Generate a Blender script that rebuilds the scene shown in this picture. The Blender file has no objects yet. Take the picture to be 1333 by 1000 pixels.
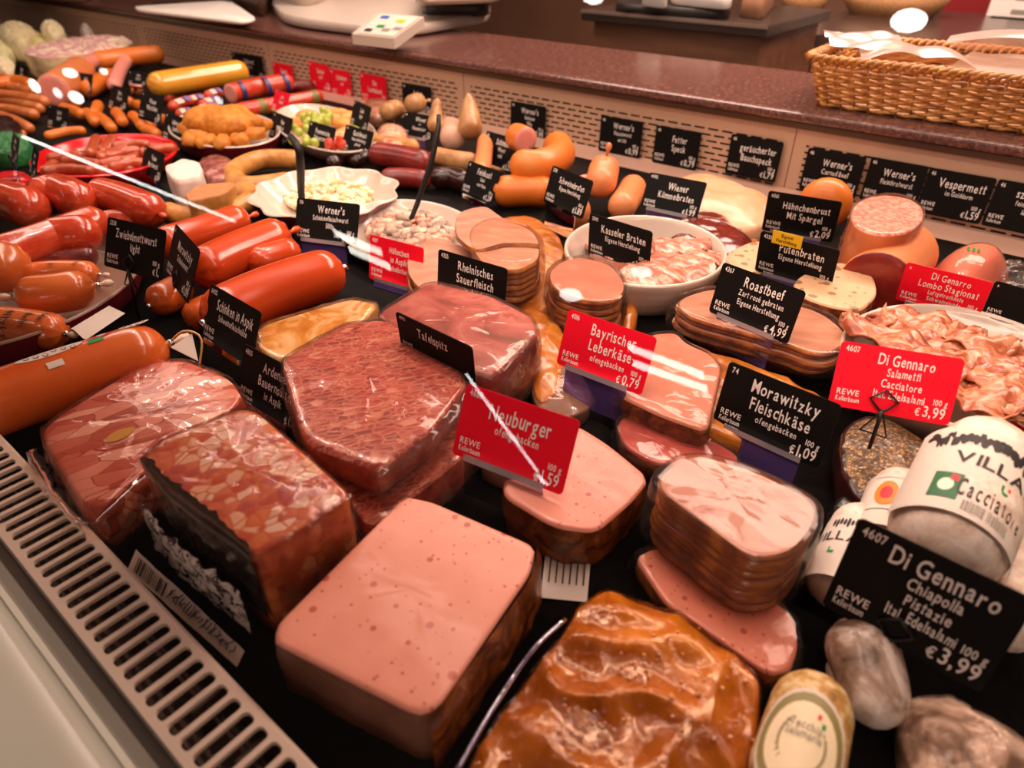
import bpy, math, random
import numpy as np
from mathutils import Vector, Matrix, noise
R = math.radians
rnd = random.Random(7)
sc = bpy.context.scene
col = sc.collection

# ------------------------------------------------------------------ camera
FPX, PITCH, YAW, CAMZ = 889.0, R(34.5), R(39.5), 0.50
cam_d = bpy.data.cameras.new('camera'); cam = bpy.data.objects.new('camera', cam_d); col.objects.link(cam)
cam.location = (0, 0, CAMZ); cam.rotation_euler = (math.pi/2 - PITCH, 0, YAW)
cam_d.sensor_width = 36; cam_d.lens = 36*FPX/1333; cam_d.clip_start = 0.01; cam_d.clip_end = 60
cam_d.dof.use_dof = True; cam_d.dof.focus_distance = 0.92; cam_d.dof.aperture_fstop = 4.2
sc.camera = cam
# ------------------------------------------------------------------ world, exposure
sc.view_settings.view_transform = 'Standard'; sc.view_settings.look = 'None'
sc.view_settings.gamma = 1; sc.view_settings.use_curve_mapping = False
sc.view_settings.exposure = 0.0
sc.cycles.transparent_max_bounces = 24
sc.cycles.max_bounces = 8
w = bpy.data.worlds.new('shop_ambient'); sc.world = w; w.use_nodes = True
w.node_tree.nodes['Background'].inputs[0].default_value = (0.9, 0.62, 0.48, 1)
w.node_tree.nodes['Background'].inputs[1].default_value = 0.25

# ------------------------------------------------------------------ pixel -> point helpers (1333 x 1000 frame)
_fh = Vector((-math.sin(YAW), math.cos(YAW), 0)); _up = Vector((0, 0, 1))
FWD = _fh*math.cos(PITCH) - _up*math.sin(PITCH); RGT = Vector((math.cos(YAW), math.sin(YAW), 0)); UPV = RGT.cross(FWD)
CAM = Vector((0, 0, CAMZ))
def ray(px, py): return FWD + RGT*((px-666.5)/FPX) - UPV*((py-500)/FPX)
def at(px, py, z): d = ray(px, py); return CAM + d*((z-CAMZ)/d.z)
def aty(px, py, Y): d = ray(px, py); return CAM + d*(Y/d.y)
def prj(p): v = Vector(p)-CAM; k = v.dot(FWD); return 666.5+FPX*v.dot(RGT)/k, 500-FPX*v.dot(UPV)/k
def pxlen(p, npx): return npx*(Vector(p)-CAM).dot(FWD)/FPX
D = -0.04                                    # height of the display deck

# ------------------------------------------------------------------ lights
def area(name, loc, target, sx, sy, power, colr, shape='RECTANGLE', xdir=None):
    l = bpy.data.lights.new(name, 'AREA'); l.shape = shape; l.size = sx
    if shape in ('RECTANGLE', 'ELLIPSE'): l.size_y = sy
    l.energy = power; l.color = colr
    o = bpy.data.objects.new(name, l); col.objects.link(o); o.location = loc
    z = (Vector(loc)-Vector(target)).normalized()
    x = Vector(xdir) if xdir else Vector((1, 0, 0))
    y = z.cross(x).normalized(); x = y.cross(z).normalized()
    o.matrix_world = Matrix.Translation(loc) @ Matrix((x, y, z)).transposed().to_4x4()
    return o
WARM = (1, 0.71, 0.58); WHITE = (1, 0.79, 0.69)
area('led_strip_in_case', (-1.4, 0.50, 0.555), (-1.4, 0.95, 0), 4.2, 0.03, 7.6, WARM)
area('meat_lamp_row', (-1.8, 1.1, 1.75), (-1.4, 1.0, 0), 4.5, 0.35, 19, WARM)
area('front_fill_row', (-0.6, 0.40, 1.3), (-0.5, 0.22, 0), 2.4, 0.10, 19, (1, .74, .55))  # added fill to brighten the front goods, not a known lamp row
area('front_side_fill', (1.3, -2.8, 0.5), (-0.2, 0.3, 0.0), 2.4, 0.9, 48, (1, .78, .66))  # added soft fill for the goods' front sides, no real window
for i, (x, y) in enumerate([(-3.4, 1.3), (-2.5, 1.25), (-1.75, 1.2), (-1.15, 1.15), (-0.6, 1.05), (-0.1, 0.9), (0.35, 0.5), (-0.25, 0.35), (-0.9, 0.5)]):
    area('ceiling_spot', (x, y, 2.1), (x*0.95, y*0.8+.1, 0), 0.10, 0.1, 4.8 if x < -0.7 else 1.9, WHITE, 'DISK')
area('staff_side_lamp', (-0.8, 2.6, 1.9), (-1.0, 3.0, 0), 3.5, 0.8, 150, WARM)
area('counter_lamp', (-0.2, 1.9, 1.6), (-0.3, 1.8, 0), 0.8, 0.3, 9, WARM)
area('front_right_fill', (1.9, -0.6, 1.8), (-.5, 0.2, 0), 1.2, 0.5, 3, WHITE)  # added weak front fill, placed where the glass does not mirror it
# the slanted glass front: lamps under the shop ceiling mirror in it
GA = R(50); G0 = Vector((0, 0.02, 0)); GN = Vector((0, -math.sin(GA), math.cos(GA)))
def mirror(px, py, zc=2.2):
    d = ray(px, py).normalized(); h = CAM + d*((G0-CAM).dot(GN)/d.dot(GN)); r = d - GN*(2*d.dot(GN))
    return h + r*((zc-h.z)/r.z)
def tube_lamp(name, a, b, wpx, rad, colr, zc=2.2):
    A, B = mirror(*a, zc), mirror(*b, zc); A2 = mirror((a[0]+b[0])/2-wpx*.3, (a[1]+b[1])/2+wpx*.95, zc); M = mirror((a[0]+b[0])/2, (a[1]+b[1])/2, zc)
    ax = (B-A).normalized(); off = A2-M; wd = max(0.004, (off - ax*off.dot(ax)).length)
    L = (B-A).length; mid = (A+B)/2
    area(name, mid, mid-Vector((0, 0, 1)), L, wd, rad*math.pi*L*wd*1.0, colr, 'RECTANGLE', ax)
tube_lamp('ceiling_tube', (-20, 158), (306, 288), 2.2, 16, (1, .97, .9))
tube_lamp('ceiling_tube', (606, 486), (700, 614), 4, 24, (1, .93, .93))
tube_lamp('ceiling_tube', (700, 618), (757, 692), 5, 24, (.95, .95, 1))
tube_lamp('ceiling_tube', (770, 722), (896, 880), 6, 16, (.8, .88, 1))
tube_lamp('ceiling_tube', (818, 452), (916, 489), 9, 26, (1, .9, .82))
tube_lamp('ceiling_tube', (824, 473), (921, 507), 9, 26, (1, .9, .82))
tube_lamp('ceiling_tube', (435, 303), (497, 329), 8, 20, (1, .95, .82))
tube_lamp('ceiling_tube', (454, 324), (508, 348), 8, 20, (1, .95, .82))
tube_lamp('ceiling_tube', (96, 340), (228, 420), 3, 7, (.7, .8, 1))
tube_lamp('ceiling_tube', (140, 337), (345, 446), 2, 6, (.9, .85, 1))
tube_lamp('ceiling_tube', (340, 470), (640, 640), 1.3, 7, (1, .9, .9))
tube_lamp('ceiling_tube', (330, 480), (600, 632), 1.3, 7, (1, .9, .9))
def round_lamp(px, py, rx, ry, rad, colr=(1, .97, .92), zc=2.2):
    M = mirror(px, py, zc); ex = mirror(px+rx, py, zc)-M; ey = mirror(px, py+ry, zc)-M
    a, b = ex.length*2, ey.length*2
    area('ceiling_downlight', M, M-Vector((0, 0, 1)), a, b, rad*math.pi*a*b*.785, colr, 'ELLIPSE', ex.normalized())
for p in [(1183, 27, 25, 16, 34), (772, -5, 15, 11, 30), (91, 95, 9, 3, 14), (135, 93, 5, 2.5, 10), (45, 112, 6, 4, 12), (99, 127, 9, 4, 14),
          (75, 121, 5, 3, 8), (285, 131, 5, 4, 10), (835, 354, 14, 7, 20), (743, 384, 15, 8, 22)]:
    round_lamp(*p)

# ------------------------------------------------------------------ materials
def hx(h): 
    h = h.lstrip('#'); c = [int(h[i:i+2], 16)/255 for i in (0, 2, 4)]
    return tuple((x/12.92 if x <= .04045 else ((x+.055)/1.055)**2.4) for x in c) + (1,)
MATS = {}
class NT:
    def __init__(s, name):
        s.m = bpy.data.materials.new(name); s.m.use_nodes = True; s.t = s.m.node_tree; s.t.nodes.clear()
        s.out = s.n('ShaderNodeOutputMaterial'); MATS[name] = s.m
    def n(s, ty, ins=None, **kw):
        nd = s.t.nodes.new(ty)
        for k, v in kw.items(): setattr(nd, k, v)
        for k, v in (ins or {}).items():
            if hasattr(v, 'is_output'): s.t.links.new(v, nd.inputs[k])
            else: nd.inputs[k].default_value = v
        return nd
    def ramp(s, fac, stops, interp='LINEAR'):
        r = s.n('ShaderNodeValToRGB', {0: fac}); e = r.color_ramp; e.interpolation = interp
        while len(e.elements) < len(stops): e.elements.new(.5)
        for el, (p, c) in zip(e.elements, stops): el.position = p; el.color = hx(c) if isinstance(c, str) else c
        return r.outputs[0]
    def coord(s, scale=(1, 1, 1), rot=(0, 0, 0)):
        tc = s.n('ShaderNodeTexCoord').outputs['Object']
        if any(rot): tc = s.n('ShaderNodeMapping', {0: tc, 'Rotation': tuple(-x for x in rot)}).outputs[0]      # turn first, then stretch along the turned axes
        return s.n('ShaderNodeMapping', {0: tc, 'Scale': scale}).outputs[0]
    def noise(s, co, scale, detail=3, rough=.55, dist=0):
        return s.n('ShaderNodeTexNoise', {'Vector': co, 'Scale': scale, 'Detail': detail, 'Roughness': rough, 'Distortion': dist})
    def mix(s, f, a, b, bt='MIX'):
        m = s.n('ShaderNodeMix', data_type='RGBA', blend_type=bt)
        for k, v in ((0, f), (6, a), (7, b)):
            if hasattr(v, 'is_output'): s.t.links.new(v, m.inputs[k])
            else: m.inputs[k].default_value = hx(v) if isinstance(v, str) else v
        return m.outputs[2]
    def math(s, op, a, b=0.0):
        m = s.n('ShaderNodeMath', operation=op)
        for k, v in ((0, a), (1, b)):
            if hasattr(v, 'is_output'): s.t.links.new(v, m.inputs[k])
            else: m.inputs[k].default_value = v
        return m.outputs[0]
    def bump(s, h, strength=.3, dist=.002):
        return s.n('ShaderNodeBump', {'Height': h, 'Strength': strength, 'Distance': dist}).outputs[0]
    def pbsdf(s, colr, rough=.5, metal=0, normal=None, spec=.5, coat=0, **kw):
        ins = {'Roughness': rough, 'Metallic': metal, 'Specular IOR Level': spec, 'Coat Weight': coat, 'Coat Roughness': .08}
        ins['Base Color'] = hx(colr) if isinstance(colr, str) else colr
        if normal is not None: ins['Normal'] = normal
        ins.update(kw)
        p = s.n('ShaderNodeBsdfPrincipled', ins); s.t.links.new(p.outputs[0], s.out.inputs[0]); return s.m
def plain(name, c, rough=.5, metal=0, spec=.5, coat=0, bscale=0, bstr=.2):
    t = NT(name); nrm = None
    if bscale: nrm = t.bump(t.noise(t.coord(), bscale, 4).outputs[0], bstr)
    return t.pbsdf(c, rough, metal, nrm, spec, coat)
def noisy(name, stops, scale, rough=.45, bstr=.3, detail=4, stretch=(1, 1, 1), dist=0, spec=.5, coat=0, rot=(0, 0, 0), bscale=None, bdist=.002, sss=0):
    t = NT(name); co = t.coord(stretch, rot); nz = t.noise(co, scale, detail, .6, dist)
    c = t.ramp(nz.outputs[0], stops)
    h = nz.outputs[0] if not bscale else t.noise(co, bscale, 3).outputs[0]
    kw = {}
    if sss: kw = {'Subsurface Weight': sss, 'Subsurface Radius': (.01, .004, .002), 'Subsurface Scale': .5}
    return t.pbsdf(c, rough, 0, t.bump(h, bstr, bdist), spec, coat, **kw)
def mosaic(name, stops, scale, edge, ew=.03, stretch=(1, 1, 1), rough=.35, dist=.3, rnd_=1.0, coat=.2, rot=(0, 0, 0), fine=.25, sinew=None):
    t = NT(name); co = t.coord(stretch, rot)
    nz = t.noise(co, scale*.8, 2); 
    cv = t.n('ShaderNodeVectorMath', {0: co, 1: t.n('ShaderNodeVectorMath', {0: nz.outputs['Color'], 'Scale': dist*.5/scale}, operation='SCALE').outputs[0]}, operation='ADD').outputs[0]
    v = t.n('ShaderNodeTexVoronoi', {'Vector': cv, 'Scale': scale, 'Randomness': rnd_})
    e = t.n('ShaderNodeTexVoronoi', {'Vector': cv, 'Scale': scale, 'Randomness': rnd_}, feature='DISTANCE_TO_EDGE')
    sp = t.n('ShaderNodeSeparateColor', {0: v.outputs['Color']})
    c = t.ramp(sp.outputs[0], stops, 'CONSTANT')
    f = t.noise(co, scale*5, 3)
    c = t.mix(fine, c, t.ramp(f.outputs[0], [(.3, '#6b2a20'), (.55, '#d98a78'), (.75, '#f7d9c8')]), 'SOFT_LIGHT')
    m = t.n('ShaderNodeMapRange', {0: e.outputs[0], 1: 0.0, 2: ew, 3: 1.0, 4: 0.0})
    c = t.mix(m.outputs[0], c, edge)
    if sinew:
        q = t.noise(co, scale*.45, 3, .6, 1.2).outputs[0]; ln = t.math('LESS_THAN', t.math('ABSOLUTE', t.math('SUBTRACT', q, .5)), .013); sel = t.math('GREATER_THAN', t.noise(co, scale*.3, 2).outputs[0], .47)
        c = t.mix(t.math('MULTIPLY', t.math('MULTIPLY', ln, sel), .8), c, sinew)
    return t.pbsdf(c, rough, 0, t.bump(e.outputs[0], .25, .003), .5, coat)
def spotted(name, base, base2, spot, scale, r=.12, keep=.35, rough=.4, bstr=.12, big=None, coat=.1):
    t = NT(name); co = t.coord(); nz = t.noise(co, 40, 3)
    c = t.ramp(nz.outputs[0], [(.3, base), (.7, base2)])
    def layer(c, scale, r, keep, colr):
        v = t.n('ShaderNodeTexVoronoi', {'Vector': co, 'Scale': scale}, voronoi_dimensions='2D'); sp = t.n('ShaderNodeSeparateColor', {0: v.outputs['Color']})
        rr = t.math('MULTIPLY', sp.outputs[1], r)
        inside = t.math('LESS_THAN', v.outputs['Distance'], rr); k = t.math('LESS_THAN', sp.outputs[0], keep)
        return t.mix(t.math('MULTIPLY', t.math('MULTIPLY', inside, k), .8), c, colr)
    c = layer(c, scale, r, keep, spot)
    c = layer(c, scale*2.3, r, keep*.8, spot)
    if big: c = layer(c, scale*.45, .10, .25, spot)
    return t.pbsdf(c, rough, 0, t.bump(t.noise(co, 160, 3).outputs[0], bstr, .001), .5, coat)
def film(name, tint='#ffffff', milky=.05, bscale=45, bstr=.6, rough=.08, base=.02, gain=1.0, dcol='#f4ece4'):
    t = NT(name); co = t.coord(); nz = t.noise(co, bscale, 3, .5, .8); nrm = t.bump(nz.outputs[0], bstr, .006)
    fr = t.n('ShaderNodeFresnel', {'IOR': 1.45, 'Normal': nrm}).outputs[0]
    fr = t.math('ADD', t.math('MULTIPLY', fr, gain), base)
    tr = t.n('ShaderNodeBsdfTransparent', {0: hx(tint)}); gl = t.n('ShaderNodeBsdfGlossy', {0: (1, 1, 1, 1), 'Roughness': rough, 'Normal': nrm})
    df = t.n('ShaderNodeBsdfDiffuse', {0: hx(dcol)})
    m1 = t.n('ShaderNodeMixShader', {0: milky, 1: tr.outputs[0], 2: df.outputs[0]})
    m2 = t.n('ShaderNodeMixShader', {0: fr, 1: m1.outputs[0], 2: gl.outputs[0]})
    t.t.links.new(m2.outputs[0], t.out.inputs[0]); return t.m
BLACK = plain('matt_black_plastic', '#14110f', .45, spec=.35)
SIGNB = plain('black_card', '#0d0b0a', .6, spec=.15); SIGNR = plain('red_card', '#f0102c', .45, spec=.2); SIGNY = plain('yellow_card', '#f2c21a', .5)
INK = plain('white_ink', '#f3e9e2', .6); DARKINK = plain('dark_ink', '#241c1c', .6); PAPER = plain('white_paper', '#d9cbbd', .65)
GREENINK = plain('green_ink', '#1d8a3f', .5); REDINK = plain('red_ink', '#d81e2f', .5); ORANGEINK = plain('orange_ink', '#ee7a1c', .5); GREY = plain('grey_ink', '#8d857c', .6)
STEEL = plain('brushed_steel', '#d2bba9', .38, metal=.0, spec=.6); WIRE = plain('black_wire', '#0d0b0b', .3); CLIPM = plain('aluminium_clip', '#d8d2cc', .22, metal=1)
ACRYL = film('acrylic', '#bcaad4', .22, 4, .02, .03, .02, 1.0, '#8d72c4')
FILM = film('cling_film', '#fff8f2', .012, 26, .25, .05, .0, .6)
FILM2 = film('crumpled_bag_film', '#fff6ee', .025, 22, .22, .07, .0, .55)
BAG = film('folded_bag_film', '#f6ead9', .5, 6, .25, .3, .0, .5, '#e3c6b6')

# ------------------------------------------------------------------ mesh builder
class Geo:
    def __init__(s): s.v = []; s.f = []; s.mi = []
    def add(s, verts, faces, mi=0):
        o = len(s.v); s.v += [tuple(v) for v in verts]
        for f in faces: s.f.append([i+o for i in f]); s.mi.append(mi)
    def loft(s, loops, cap0=True, cap1=True, mi=0, closed=True, mis=None):
        n = len(loops[0]); o = len(s.v)
        for l in loops: s.v += [tuple(p) for p in l]
        for i in range(len(loops)-1):
            for j in range(n if closed else n-1):
                k = (j+1) % n
                s.f.append([o+i*n+j, o+i*n+k, o+(i+1)*n+k, o+(i+1)*n+j]); s.mi.append(mis[i] if mis else mi)
        for flag, idx, rev in ((cap0, 0, True), (cap1, len(loops)-1, False)):
            if flag:
                c = sum((Vector(p) for p in loops[idx]), Vector())/n; s.v.append(tuple(c)); ci = len(s.v)-1
                for j in range(n):
                    a, b = o+idx*n+j, o+idx*n+(j+1) % n
                    s.f.append([ci, b, a] if rev else [ci, a, b]); s.mi.append(mis[min(idx, len(mis)-1)] if mis else mi)
    def box(s, lo, hi, mi=0):
        x0, y0, z0 = lo; x1, y1, z1 = hi
        s.add([(x0, y0, z0), (x1, y0, z0), (x1, y1, z0), (x0, y1, z0), (x0, y0, z1), (x1, y0, z1), (x1, y1, z1), (x0, y1, z1)],
              [(0, 3, 2, 1), (4, 5, 6, 7), (0, 1, 5, 4), (1, 2, 6, 5), (2, 3, 7, 6), (3, 0, 4, 7)], mi)
    def obox(s, o, ux, uy, uz, mi=0):
        o, ux, uy, uz = map(Vector, (o, ux, uy, uz))
        s.add([o, o+ux, o+ux+uy, o+uy, o+uz, o+ux+uz, o+ux+uy+uz, o+uy+uz],
              [(0, 3, 2, 1), (4, 5, 6, 7), (0, 1, 5, 4), (1, 2, 6, 5), (2, 3, 7, 6), (3, 0, 4, 7)], mi)
    def tube(s, pts, r, n=10, mi=0, caps=True):
        pts = [Vector(p) for p in pts]; loops = []
        fr = frames(pts)
        for i, p in enumerate(pts):
            rr = r[i] if isinstance(r, (list, tuple)) else r; a, b = fr[i]
            loops.append([p + (a*math.cos(2*math.pi*k/n) + b*math.sin(2*math.pi*k/n))*rr for k in range(n)])
        s.loft(loops, caps, caps, mi)
    def build(s, name, mats, parent=None, smooth=True, sharp=None, bevel=None):
        vs = np.array(s.v)
        if parent is not None: base = Vector(parent['base_'])
        else: base = Vector(((vs[:, 0].min()+vs[:, 0].max())/2, (vs[:, 1].min()+vs[:, 1].max())/2, vs[:, 2].min()))
        me = bpy.data.meshes.new(name); me.from_pydata([tuple(Vector(v)-base) for v in s.v], [], s.f)
        for m in (mats if isinstance(mats, (list, tuple)) else [mats]): me.materials.append(m)
        me.polygons.foreach_set('material_index', s.mi)
        me.polygons.foreach_set('use_smooth', [smooth]*len(s.f)); me.update()
        o = bpy.data.objects.new(name, me); col.objects.link(o)
        if parent is not None: o.parent = parent
        else: o.location = base
        o['base_'] = tuple(base)
        if sharp:
            md = o.modifiers.new('edges', 'EDGE_SPLIT'); md.split_angle = R(sharp)
        if bevel:
            md = o.modifiers.new('bevel', 'BEVEL'); md.width = bevel; md.segments = 2; md.limit_method = 'ANGLE'
        return o
def frames(pts):
    out = []; prev = None
    for i in range(len(pts)):
        t = (pts[min(i+1, len(pts)-1)] - pts[max(i-1, 0)])
        t = t.normalized() if t.length > 1e-9 else Vector((0, 0, 1))
        if prev is None:
            up = Vector((0, 0, 1)) if abs(t.z) < .9 else Vector((0, 1, 0)); a = t.cross(up).normalized()
        else: a = (prev - t*prev.dot(t)).normalized()
        out.append((a, t.cross(a).normalized()*-1)); prev = a
    return out
def tag(o, label, cat, group=None, kind=None):
    if label: o['label'] = label
    if cat: o['category'] = cat
    if group: o['group'] = group
    if kind: o['kind'] = kind
    return o
def thing(name, label, cat, loc, group=None):
    o = bpy.data.objects.new(name, None); col.objects.link(o); o.location = loc; o['base_'] = tuple(loc); o.empty_display_size = .02
    return tag(o, label, cat, group)
def copy_thing(o, loc, rotz=None, label=None):
    c = o.copy(); col.objects.link(c); c.location = loc
    if rotz is not None: c.rotation_euler.z = rotz
    if label: c['label'] = label
    for ch in list(o.children):
        d = ch.copy(); col.objects.link(d); d.parent = c
        for g in ch.children:
            e = g.copy(); col.objects.link(e); e.parent = d
    return c
def nz(p, s, seed=0): return noise.noise(Vector(p)*s + Vector((seed*7.3, seed*3.1, seed*5.7)))
def catmull(pts, n):
    pts = [Vector(p) for p in pts]
    if len(pts) == 2: return [pts[0].lerp(pts[1], i/(n-1)) for i in range(n)]
    P = [pts[0]*2-pts[1]] + pts + [pts[-1]*2-pts[-2]]; dense = []
    for i in range(1, len(P)-2):
        for k in range(24):
            t = k/24; a, b, c, d = P[i-1], P[i], P[i+1], P[i+2]
            dense.append(.5*((2*b)+(c-a)*t+(2*a-5*b+4*c-d)*t*t+(3*b-a-3*c+d)*t**3))
    dense.append(pts[-1]); return resample(dense, n, False)
def resample(pts, n, closed=True):
    if closed: pts = pts + [pts[0]]
    L = [0]
    for a, b in zip(pts, pts[1:]): L.append(L[-1] + (b-a).length)
    out = []; j = 0
    for i in range(n):
        t = L[-1]*i/(n if closed else n-1)
        while j < len(L)-2 and L[j+1] < t: j += 1
        seg = L[j+1]-L[j]; out.append(pts[j].lerp(pts[j+1], (t-L[j])/seg if seg > 0 else 0))
    return out
def smooth_poly(pts, it=2, k=.25, n=72):
    pts = [Vector(p) for p in pts]
    for _ in range(it):
        q = []
        for a, b in zip(pts, pts[1:]+pts[:1]): q += [a.lerp(b, k), a.lerp(b, 1-k)]
        pts = q
    return resample(pts, n)

# ------------------------------------------------------------------ lettering
GL = {'t': ([(.09, 0), (.19, 0), (.19, .64), (.09, .64), (0, .41), (.30, .41), (.30, .50), (0, .50), (.19, 0), (.29, .02), (.29, .09), (.19, .09)], [(0, 1, 2, 3), (4, 5, 6, 7), (8, 9, 10, 11)], .30)}
def glyph(ch):
    if ch in GL: return GL[ch]
    cu = bpy.data.curves.new('t', 'FONT'); cu.body = ch; cu.size = 1; cu.offset = .012; cu.resolution_u = 3
    ob = bpy.data.objects.new('t', cu); col.objects.link(ob); dg = bpy.context.evaluated_depsgraph_get()
    me = bpy.data.meshes.new_from_object(ob.evaluated_get(dg)); vs = [tuple(v.co) for v in me.vertices]; fs = [tuple(p.vertices) for p in me.polygons]
    bpy.data.objects.remove(ob); bpy.data.curves.remove(cu); bpy.data.meshes.remove(me)
    xs = [v[0] for v in vs] or [0, .28]; x0, x1 = min(xs), max(xs)
    vs = [(v[0]-x0, v[1]) for v in vs]
    GL[ch] = (vs, fs, x1-x0); return GL[ch]
def text_geo(txt, size, maxw=None, bounce=.06, squeeze=.80, seed=1):
    """flat letters, baseline y=0, centred on x=0"""
    r = random.Random(seed+len(txt)); V = []; F = []; x = 0
    for ch in txt:
        if ch == ' ': x += .30*size*squeeze; continue
        vs, fs, wd = glyph(ch); o = len(V); dy = r.uniform(-bounce, bounce)*size*.6; ro = r.uniform(-1, 1)*bounce*1.2; sg = 1+r.uniform(-1, 1)*bounce
        for a, b in vs: V.append((x+(a*squeeze*sg - b*ro)*size, b*size*sg+dy + a*ro*size*.3))
        F += [[i+o for i in f] for f in fs]; x += (wd*squeeze + .085)*size
    tot = x - .085*size; k = 1
    if maxw and tot > maxw: k = maxw/tot
    return [((a-tot/2)*k, b) for a, b in V], F, tot*k

# ------------------------------------------------------------------ goods helpers
def rings(poly, zt, edge=.004):
    c = sum(poly, Vector())/len(poly); out = []
    for f in (.02, .15, .3, .45, .6, .75, .87, .95): out.append([Vector((c.x+(p.x-c.x)*f, c.y+(p.y-c.y)*f, zt)) for p in poly])
    out.append([Vector((c.x+(p.x-c.x)*.985, c.y+(p.y-c.y)*.985, zt-edge*.25)) for p in poly]); out.append([Vector((p.x, p.y, zt-edge)) for p in poly])
    return out, c
def pxpoly(px, zt, it=2, k=.25, n=72): return [Vector((p.x, p.y, 0)) for p in smooth_poly([at(x, y, zt) for x, y in px], it, k, n)]
def side_rings(poly, c, zt, zb, edge, bulge, amp, seed, flare, m=9):
    out = []
    for i in range(m+1):
        t = i/m; z = zt-edge + (zb-(zt-edge))*t; f = 1 + bulge*math.sin(math.pi*min(1, t*1.02)) + flare*t
        if i == m: f -= .02
        L = []
        for p in poly:
            q = Vector((c.x+(p.x-c.x)*f, c.y+(p.y-c.y)*f, z)); d = Vector((p.x-c.x, p.y-c.y, 0)).normalized()
            q += d*(nz(q, 55, seed)*amp + nz(q, 140, seed)*amp*.4)*min(1, t*5); L.append(q)
        out.append(L)
    return out
def loaf(name, label, cat, px, zt, zb, top, crust, wrap=None, it=2, k=.25, bulge=.02, amp=.002, flare=0, seed=1, topamp=.0006, edge=.004, group=None, wrapoff=.004, wrapamp=.004, tilt=0):
    poly = pxpoly(px, zt, it, k); c = sum(poly, Vector())/len(poly)
    t = thing(name, label, cat, (c.x, c.y, zb), group)
    rg, c = rings(poly, zt, edge)
    for L in rg[:-2]:
        for p in L: p.z += nz(p, 90, seed)*topamp
    g = Geo(); g.loft(rg, True, False); g.build('cut_face', top, t)
    s = side_rings(poly, c, zt, zb, edge, bulge, amp, seed, flare)
    g = Geo(); g.loft(s, False, True); g.build('crust', crust, t)
    if wrap: wrap_film(t, poly, c, zt, zb, wrapoff, wrapamp, seed, wrap)
    return t
def wrap_film(t, poly, c, zt, zb, off, amp, seed, m, open_bottom=True):
    r0 = sum((p-c).length for p in poly)/len(poly); f = 1 + off/r0
    poly2 = [Vector((c.x+(p.x-c.x)*f, c.y+(p.y-c.y)*f, 0)) for p in poly]
    rg, _ = rings(poly2, zt+off*.7, .008)
    for L in rg:
        for p in L: p.z += abs(nz(p, 38, seed+3))*amp*.8
    s = side_rings(poly2, c, zt+off*.7, zb, .008, .02, amp, seed+5, .03, 12)
    g = Geo(); g.loft(rg + s[1:], True, False); return g.build('plastic_wrap', m, t)
def sausage(name, label, cat, px, rpx, mat, lift=0, ends=(1, 1), clip=None, tail=0, group=None, flat=1.0, wr=.03, seed=1, prof=None, zs=None, n=26, capm=None, endlen=1.0, bend=None, sub=None, cut=(0, 0)):
    """tube with rounded, puckered ends through pixel points; returns thing"""
    mid = px[len(px)//2]; p = at(*mid, D+lift+.03)
    for _ in range(3): r = pxlen(p, rpx); p = at(*mid, D+lift+r)
    zz = D+lift+r
    pts = [at(x, y, zz + (zs[i] if zs else 0)) for i, (x, y) in enumerate(px)]
    base = sum(pts, Vector())/len(pts); base.z = D+lift
    t = thing(name, label, cat, base, group); t['r_'] = r
    sausage_body(t, pts, r, mat, (ends[0] and not cut[0], ends[1] and not cut[1]), clip, tail, flat, wr, seed, prof, n, capm, endlen, cut)
    t['p0_'] = tuple(pts[0]); t['p1_'] = tuple(pts[-1])
    return t
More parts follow.
